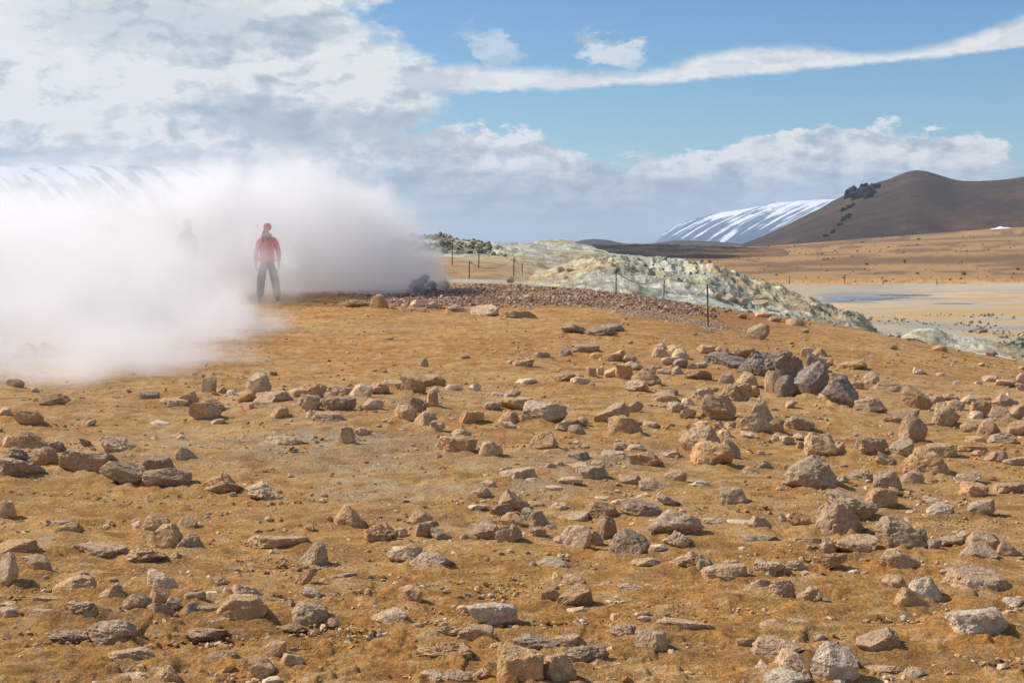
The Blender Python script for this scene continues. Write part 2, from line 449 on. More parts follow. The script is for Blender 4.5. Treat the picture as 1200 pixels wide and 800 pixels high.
# ground sheet: rows follow the eye, columns dense in the photograph's direction
pys = np.concatenate([np.arange(905, 400, -1.3), np.arange(400, 287.2, -.62)])
rr = 1.6 * FPX / (pys - HY)
rr = np.concatenate([[.02, .4, .9, 1.6, 2.4, 3.2, 3.8], rr, np.exp(np.linspace(math.log(rr[-1] * 1.1), math.log(16000), 22))])
ang = np.concatenate([np.radians(np.arange(-26.5, 26.49, .066)), np.radians(np.concatenate([np.arange(26.5, 180, 3), np.arange(-180, -26.6, 3)]))])
NDENSE = len(np.arange(-26.5, 26.49, .066))
RR, AA = np.meshgrid(rr, ang, indexing='ij')
GX, GY = RR * np.sin(AA), RR * np.cos(AA)
spc = np.maximum(np.gradient(rr)[:, None] * np.minimum(1, 1), RR * np.radians(.066)) * .75
spc = np.broadcast_to(spc, RR.shape)
spc = np.where(np.abs(AA) > np.radians(26.51), 5.0, spc)
GZ = ground_z(GX, GY, spc)
mat_g, N, B = new_mat('earth')
tint = N.n('ShaderNodeVertexColor'); tint.layer_name = 'tint'
pos = N.n('ShaderNodeNewGeometry').outputs['Position']
g1 = N.noise(pos, 60, 5, .65); g2 = N.noise(pos, 7, 5, .6); g3 = N.noise(pos, 170, 3, .7)
v = N.mul(N.ss(g1, .3, .72, .66, 1.34), N.ss(g2, .3, .7, .9, 1.1))
v = N.mul(v, N.ss(g3, .3, .7, .82, 1.18))
c = N.vm('SCALE', tint.outputs[0], sc_=v)
N.put(B.inputs['Base Color'], c)
bump(N, B, N.add(N.mul(g1, .8), N.mul(g3, .45)), 1.0, .03)
ground = obj('ground', grid_mesh('ground', GX, GY, GZ, ground_colors(GX, GY), wrap=True), mat=mat_g, kind='structure')

# ---- ridges and hills: each a height field of its own with a foot, a crest and a back slope
def ridge(name, prof, Yf, Yc, Yb, rough, rscale, colf, mat, du, rows, ridged=True, sink=.4, clampu=None):
    """prof: [(px, crest py)] at distance Yc; colf(x, y, z, t) gives colours"""
    pu = np.array([p[0] for p in prof], float); pz = EYE + (HY - np.array([p[1] for p in prof], float)) / FPX * Yc
    _f = np.linspace(pu[0], pu[-1], 500); _z = np.interp(_f, pu, pz); _k = np.exp(-np.linspace(-2.2, 2.2, 25) ** 2); _k /= _k.sum()
    pz = np.convolve(np.pad(_z, 12, mode='edge'), _k, 'valid'); pu_e = pu; pu = _f
    def h(x, y):
        u = CX + FPX * x / np.maximum(y, 1e-3); Y = y
        Yc_ = Yc * (1 + (.06 if Yc < 2000 else .008) * vnoise(u / 60, u * 0 + 3.3, 1.))
        zc = np.interp(u, pu, pz)
        up = np.clip((Y - Yf) / (Yc_ - Yf), 0, 1); dn = np.clip((Yb - Y) / (Yb - Yc_), 0, 1)
        s = np.where(Y < Yc_, up * (1.6 - .6 * up), dn)
        gb = ground_z(x, y)
        e = np.minimum(sstep(u, pu[0], pu[0] + (pu[-1] - pu[0]) * .06), 1 - sstep(u, pu[-1] - (pu[-1] - pu[0]) * .06, pu[-1]))
        zl = gb + np.maximum(zc - gb, .0) * s
        n = fbm(x * rscale, y * rscale, 2.7, 5, .55, ridged) - (.42 if ridged else 0)
        zl = zl + rough * n * (.25 + .75 * s) * e * np.clip(.12 + np.maximum(zc - gb, 0) / (rough * 2), 0, 1)
        inside = (Y > Yf) & (Y < Yb) & (u > pu[0]) & (u < pu[-1])
        return np.where(inside, zl - (1 - np.minimum(s * 6, 1) * e) * sink, -1e3)
    us = np.arange(pu[0] + .01, pu[-1], du)
    Ys = np.linspace(Yf + .01, Yb - .01, rows) if Yb / Yf < 4 else np.exp(np.linspace(math.log(Yf + .01), math.log(Yb - .01), rows))
    YY, UU = np.meshgrid(Ys, us, indexing='ij')
    X = (UU - CX) / FPX * YY
    Z = h(X, YY)
    o = obj(name, grid_mesh(name, X, YY, Z, colf(X, YY, Z, UU)), mat=mat, kind='structure')
    return h, o

def land_mat(name, scale, bstr, bdist, lo=.75, hi=1.25):
    m, N, B = new_mat(name)
    t = N.n('ShaderNodeVertexColor'); t.layer_name = 'tint'
    pos = N.n('ShaderNodeNewGeometry').outputs['Position']
    a = N.noise(pos, scale, 6, .65); b2 = N.noise(pos, scale * 6, 4, .6)
    c = N.vm('SCALE', t.outputs[0], sc_=N.mul(N.ss(a, .3, .7, lo, hi), N.ss(b2, .3, .7, .85, 1.15)))
    N.put(B.inputs['Base Color'], c)
    bump(N, B, N.add(a, N.mul(b2, .4)), bstr, bdist)
    return m
mat_sul = land_mat('sulphur crust', 2.2, 1.0, .12, .62, 1.3)
def sul_col(x, y, z, u):
    C = c4((.58, .54, .39), x.shape)
    n = fbm(x * .35, y * .35, 3., 4); n2 = fbm(x * 1.3, y * 1.3, 8., 4); n3 = fbm(x * 3.5, y * 3.5, 18., 3, .6, True)
    blend(C, (.55, .50, .26), sstep(n, .0, .3) * .8)
    blend(C, (.44, .45, .37), sstep(-n, .0, .4) * .5)
    blend(C, (.17, .19, .15), sstep(n2, .12, .42) * .7)
    blend(C, (.55, .53, .44), sstep(-n2, .05, .4) * .7)
    blend(C, (.14, .14, .11), sstep(-n3, .15, .5) * .5)
    blend(C, (.50, .36, .18), sstep(fbm(x * .2, y * .2, 33., 3), .08, .3) * .7)
    blend(C, (.28, .25, .20), sstep(fbm(x * .7, y * .7, 43., 3), .1, .35) * .5)
    lf = np.interp(u, [600, 660, 740], [.75, .5, 0]) + .5 * fbm(x * .4, y * .4, 23., 3)
    blend(C, (.52, .38, .20), .8 * sstep(lf, .4, .8) * (y < 72) * sstep(y, 46, 48))
    return C
sul_near, o_ = ridge('sulphur_ridge', [(585, 331), (620, 326), (650, 317), (680, 306), (720, 300), (745, 303), (775, 301), (805, 306), (835, 311), (862, 320), (890, 328), (920, 338), (950, 350), (975, 359), (1000, 368), (1030, 379)], 42.5, 54, 72, .36, 1.15, sul_col, mat_sul, 1.1, 170)
sul_far, o_ = ridge('sulphur_mound', [(500, 296), (540, 290), (580, 287), (615, 286), (640, 283), (668, 282), (690, 288), (715, 296), (760, 302), (800, 312)], 72, 92, 120, .35, .4, sul_col, mat_sul, 1.1, 110)
def boul_col(x, y, z, u):
    C = sul_col(x, y, z, u); blend(C, (.13, .13, .09), sstep(fbm(x * .8, y * .8, 5., 3), -.3, .3) * .85); return C
sul_hum, o_ = ridge('rocky_mound', [(440, 292), (465, 281), (490, 277), (515, 277), (535, 282), (560, 285), (585, 290), (600, 294)], 74, 90, 112, .5, .6, boul_col, mat_sul, 1.1, 90)
# low hummocks in the mud on the right
sul_mud, o_ = ridge('sulphur_hummock', [(1030, 396), (1055, 389), (1075, 384), (1095, 383), (1110, 391), (1135, 397), (1160, 400), (1185, 402), (1210, 410), (1240, 418)], 33, 39, 45, .2, 1.1, sul_col, mat_sul, 1.2, 70, sink=.25)
# lava field and low far hills
mat_lava = land_mat('lava', .12, 1.0, 2.0, .6, 1.4)
def lava_col(x, y, z, u):
    C = c4((.052, .042, .036), x.shape); n = fbm(x * .06, y * .06, 3., 4)
    blend(C, (.10, .065, .045), sstep(n, .0, .4)); blend(C, (.025, .022, .022), sstep(-n, .0, .4))
    blend(C, (.26, .15, .07), sstep(np.interp(u, [780, 930], [-.3, .9]) + fbm(x * .03, y * .03, 9., 4), .1, .5)); return C
lava, o_ = ridge('lava_field', [(560, 296), (640, 291), (665, 288), (700, 287), (760, 287), (820, 288), (850, 289.5), (890, 291), (940, 292.5)], 250, 420, 560, 1.6, .07, lava_col, mat_lava, 1.2, 90, sink=1.)
def hill_col(x, y, z, u):
    C = c4((.07, .062, .06), x.shape); blend(C, (.11, .09, .075), sstep(fbm(x * .006, y * .006, 3., 4), -.1, .4)); return C
lowh, o_ = ridge('low_hill', [(640, 290), (665, 286), (685, 281), (697, 280), (712, 281), (730, 285), (748, 288), (765, 285), (790, 282), (830, 283), (870, 286), (920, 290), (960, 292)], 900, 1300, 1800, 1.5, .016, hill_col, mat_lava, 1.5, 60, ridged=False, sink=5)
# the dark hill on the right
mat_hill = land_mat('scoria', .09, .8, 1.2, .78, 1.22)
def dark_col(x, y, z, u):
    C = c4((.062, .043, .033), x.shape)
    n = fbm(x * .02, y * .02 + z * .03, 3., 5); n2 = fbm(x * .1, y * .04, 6., 4)
    blend(C, (.095, .06, .04), sstep(n, .0, .4) * .9); blend(C, (.055, .042, .036), sstep(-n, .05, .4) * .9)
    blend(C, (.15, .085, .045), (1 - sstep(z, 6, 22)) * .5 * sstep(n2, -.2, .4) * sstep(u, 1000, 1150))
    blend(C, (.04, .033, .03), sstep(n2, .25, .5) * .6)
    return C
hill_pro = [(835, 292), (862, 289), (885, 281), (905, 272), (930, 260), (960, 246), (985, 233), (1005, 223), (1025, 216), (1045, 211), (1060, 205), (1075, 202), (1090, 204), (1105, 208), (1125, 213), (1150, 213.5), (1175, 210), (1200, 206), (1260, 194), (1330, 190), (1420, 205), (1500, 240), (1560, 280)]
hillf, o_ = ridge('dark_hill', hill_pro, 560, 900, 1400, 1.1, .035, dark_col, mat_hill, 1.1, 190, ridged=False, sink=2)

# snow mountains
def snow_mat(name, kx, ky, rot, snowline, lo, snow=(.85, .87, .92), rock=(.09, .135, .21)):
    m, N, B = new_mat(name, .8)
    pos = N.n('ShaderNodeNewGeometry').outputs['Position']
    t = N.n('ShaderNodeVertexColor'); t.layer_name = 'tint'
    s = N.xyz(t.outputs[0])
    p = N.comb(N.mul(s[0], kx), N.mul(s[1], ky), 0.0)
    p = N.vm('ADD', p, N.vm('SCALE', N.noise(p, .25, 3, .5, color=True), sc_=1.6))
    a = N.noise(p, 1.0, 4, .55)
    brk = N.noise(N.comb(N.mul(s[0], kx * .22), N.mul(s[1], 4.0), 5.0), 1.0, 5, .62)
    mask = N.ss(N.add(N.add(a, N.mul(s[2], snowline)), N.mul(N.sub(brk, .5), .6)), lo - .02, lo + .09)
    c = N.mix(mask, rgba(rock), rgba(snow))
    N.put(B.inputs['Base Color'], c)
    return m
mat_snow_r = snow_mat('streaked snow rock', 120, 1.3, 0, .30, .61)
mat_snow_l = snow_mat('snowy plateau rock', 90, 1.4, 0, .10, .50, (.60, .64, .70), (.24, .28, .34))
def snow_col(pu0, pu1, shear, ztop):
    def f(x, y, z, u):
        C = np.empty(x.shape + (4,)); hgt = np.clip(z / ztop, 0, 1.2)
        C[..., 0] = (u - pu0) / (pu1 - pu0) - shear * hgt; C[..., 1] = hgt; C[..., 2] = hgt; C[..., 3] = 1
        return C
    return f
mt_r, o_ = ridge('snow_mountain', [(745, 290), (765, 280), (785, 269), (805, 259), (830, 252), (855, 248), (885, 243), (910, 238), (935, 235), (965, 233), (990, 234), (1010, 232), (1060, 228), (1130, 226), (1220, 232), (1320, 250), (1400, 280)], 2600, 4000, 5500, 5, .006, snow_col(745, 1400, .16, 125), mat_snow_r, 1.2, 110, ridged=True, sink=40)
mt_l, o_ = ridge('snow_plateau', [(-700, 280), (-560, 230), (-420, 205), (-200, 196), (0, 195), (40, 196), (75, 193), (100, 195), (150, 194), (180, 195.5), (215, 197), (240, 200), (258, 206), (272, 214), (288, 224), (306, 233), (325, 238), (338, 234), (344, 237), (356, 246), (385, 262), (420, 276), (460, 288)], 1900, 3000, 4500, 4, .008, snow_col(-700, 460, -.07, 165), mat_snow_l, 1.3, 110, ridged=True, sink=40)
# a late snow patch at the hill's foot
m_sn, N, B = new_mat('old snow', .7); B.inputs['Base Color'].default_value = (.82, .84, .88, 1)
PATCH += [sul_near, sul_far, sul_hum, sul_mud, hillf]

def solve(px, py, ymin=3.2, ymax=1500):
    return hit(px, py, ymin, ymax)

# ------------------------------------------------------------------ rocks
def ico(n):
    bm = bmesh.new(); bmesh.ops.create_icosphere(bm, subdivisions=n, radius=1)
    v = np.array([p.co[:] for p in bm.verts]); f = np.array([[q.index for q in p.verts] for p in bm.faces]); bm.free()
    return v / np.linalg.norm(v, axis=1)[:, None], f
ICO = {n: ico(n) for n in (1, 2, 3, 4, 5)}
def rock_shape(rng, w, d, h, kind, sub):
    """angular stone: a sphere cut by planes, roughened, fitted to w x d x h, base at z = 0"""
    V, F = ICO[sub]
    def nrm(a): a = np.array(a, float); return a / np.linalg.norm(a)
    j = lambda s: rng.normal(0, s, 3)
    P = []; p = 16
    k = kind
    if k in ('B', 'U'):
        a = rng.uniform(-.5, .5); ca, sa = math.cos(a), math.sin(a)
        for n, dd in (((ca, sa, 0), 1), ((-ca, -sa, .05), 1), ((-sa, ca, 0), .9), ((sa, -ca, .15), .85), ((0, 0, 1), .8), ((0, 0, -1), .8)):
            P.append((nrm(np.array(n) + j(.13)), dd * rng.uniform(.85, 1.1)))
        for i in range(9): P.append((nrm(rng.normal(0, 1, 3)), rng.uniform(.85, 1.2)))
        p = 44
    elif k == 'S':
        P = [(nrm((0, 0, 1) + j(.1)), .45), (nrm((0, 0, -1)), .4)]
        for i in range(9):
            t = i / 9 * 6.28 + rng.uniform(-.25, .25); P.append((nrm((math.cos(t), math.sin(t), rng.uniform(-.2, .5))), rng.uniform(.75, 1.15)))
    elif k in ('W', 'WL', 'WR'):
        L, Rr = {'W': (.55, .55), 'WL': (1.25, .28), 'WR': (.28, 1.25)}[k]
        L *= rng.uniform(.8, 1.25); Rr *= rng.uniform(.8, 1.25)
        P = [(nrm((-1, rng.normal(0, .25), L)), .62), (nrm((1, rng.normal(0, .25), Rr)), .62), (nrm((rng.normal(0, .3), -1, .5)), .6), (nrm((rng.normal(0, .3), 1, .45)), .7), (nrm((0, 0, -1)), .6)]
        P.append((nrm((rng.normal(0, .3), rng.normal(-.2, .3), 1)), rng.uniform(.62, .85)))
        for i in range(11): P.append((nrm(rng.normal(0, 1, 3)), rng.uniform(.62, .95)))
        p = 40
    elif k in ('T', 'TL'):
        sg = 1 if k == 'T' else -1
        P = [(nrm((sg * .55, -.25, 1)), .5), (nrm((-sg * .55, .2, -1)), .5)]
        for i in range(7):
            t = i / 7 * 6.28 + rng.uniform(-.3, .3); P.append((nrm((math.cos(t), math.sin(t), -sg * .5 * math.cos(t) + rng.normal(0, .2))), rng.uniform(.75, 1.1)))
    elif k in ('R', 'D'):
        for i in range(15): P.append((nrm(rng.normal(0, 1, 3)), rng.uniform(.8, 1.0)))
        p = 18
    else:
        for i in range(13): P.append((nrm(rng.normal(0, 1, 3) * (1, 1, .8)), rng.uniform(.7, 1.1)))
        p = 26
    Nn = np.array([a for a, b in P]); Dd = np.array([b for a, b in P])
    dot = np.maximum(V @ Nn.T, 0) / Dd
    r = (np.sum(dot ** p, 1) + .35 ** p) ** (-1.0 / p)
    C = V * r[:, None]
    o = rng.uniform(0, 90, 3)
    amp = {'C': .14, 'R': .055, 'D': .08}.get(k, .07)
    for i in range({'C': 26, 'R': 14, 'D': 16, 'S': 14}.get(k, 18)):      # chips knocked off: flat facets with crisp edges
        n = nrm(rng.normal(0, 1, 3)); pr = C @ n; m_ = pr.max() * (1 - abs(rng.normal(0, .15)) - .045)
        C = C - np.maximum(pr - m_, 0)[:, None] * n
    q = C * 1.5 + o
    C = C * (1 + amp * fbm(q[:, 0], q[:, 1], q[:, 2], 2, .5) * 1.5)[:, None]
    if sub >= 3:
        q = C * 3.4 + o
        rd = fbm(q[:, 0], q[:, 1], q[:, 2] * 1.5, 4, .6, True)
        C = C * (1 + amp * 1.25 * rd)[:, None]
        q = C * 2.2 + o[::-1]
        ck = np.abs(vnoise(q[:, 0], q[:, 1], q[:, 2]))       # a few deep cracks
        C = C * (1 - .09 * (1 - sstep(ck, 0, .09)) * (rng.uniform() < .6))[:, None]
        q = C * 9 + o       # pits and chips
        C = C * (1 - (.05 if k == 'C' else .025) * sstep(fbm(q[:, 0], q[:, 1], q[:, 2], 2, .6), .15, .6))[:, None]
        # bedding planes worn back
        bz = C @ nrm(rng.normal(0, 1, 3)) * rng.uniform(6, 11)
        C = C * (1 - (.045 if k in 'CTS' else .018) * sstep(np.sin(bz + 1.5 * vnoise(q[:, 0] * .3, q[:, 1] * .3, q[:, 2] * .3)), .55, .95))[:, None]
    # unequal top: nothing is perfectly symmetrical
    C[:, 2] += C[:, 0] * rng.normal(0, .08) + C[:, 1] * rng.normal(0, .08)
    lo, hi = C.min(0), C.max(0)
    C = (C - (lo + hi) / 2) / (hi - lo) * np.array([w, d, h])
    C[:, 2] += h / 2
    return C, F
PAL = {'x': ((.23, .20, .175), .75), 'o': ((.54, .31, .145), .3), 't': ((.50, .325, .18), .4), 'p': ((.60, .43, .275), .4), 'w': ((.58, .49, .375), .5), 'g': ((.38, .285, .195), .65), 'd': ((.21, .165, .13), .7), 'm': ((.42, .275, .18), .45), 'b': ((.35, .215, .11), .3), 'G': ((.33, .275, .18), .6), 'k': ((.52, .30, .135), .95)}
mat_r, N, B = new_mat('weathered rock', .92)
oi = N.n('ShaderNodeObjectInfo')
geo = N.n('ShaderNodeNewGeometry')
oc = N.vm('ADD', N.n('ShaderNodeTexCoord').outputs['Object'], N.vm('SCALE', N.comb(oi.outputs['Random'], oi.outputs['Random'], 0.3), sc_=40.0))
nz = N.xyz(geo.outputs['Normal'])[2]
tz = N.xyz(N.n('ShaderNodeTexCoord').outputs['Object'])[2]
a1 = N.noise(oc, 9, 5, .6); a2 = N.noise(oc, 34, 5, .65); a3 = N.noise(oc, 130, 3, .6)
grey = N.mix(N.ss(a2, .38, .62), rgba((.24, .19, .145)), rgba((.68, .53, .38)))
grey = N.mix(.35, grey, oi.outputs['Color'])
top = N.ss(N.add(N.mul(nz, .75), N.mul(N.sub(a1, .5), 2.6)), .2, .75)
base = N.vm('SCALE', oi.outputs['Color'], sc_=N.mul(N.ss(a2, .3, .7, .72, 1.3), N.ss(a3, .3, .7, .85, 1.15)))
base = N.mix(N.ss(a1, .42, .66, .1, .6), base, rgba((.48, .27, .115)))
body = N.mix(N.mul(top, N.mul(oi.outputs['Alpha'], .85)), base, grey)
# pale mineral flecks and the sand's orange dust near the ground
body = N.mix(N.mul(N.ss(a2, .62, .72), .5), body, rgba((.55, .50, .43)))
dust = N.mul(N.ss(N.add(tz, N.mul(a1, .04)), .01, .06, 1, 0), .65)
body = N.mix(dust, body, rgba((.44, .25, .10)))
N.put(B.inputs['Base Color'], body)
bump(N, B, N.add(N.mul(a2, 1.0), N.mul(a3, .5)), 1.0, .02)

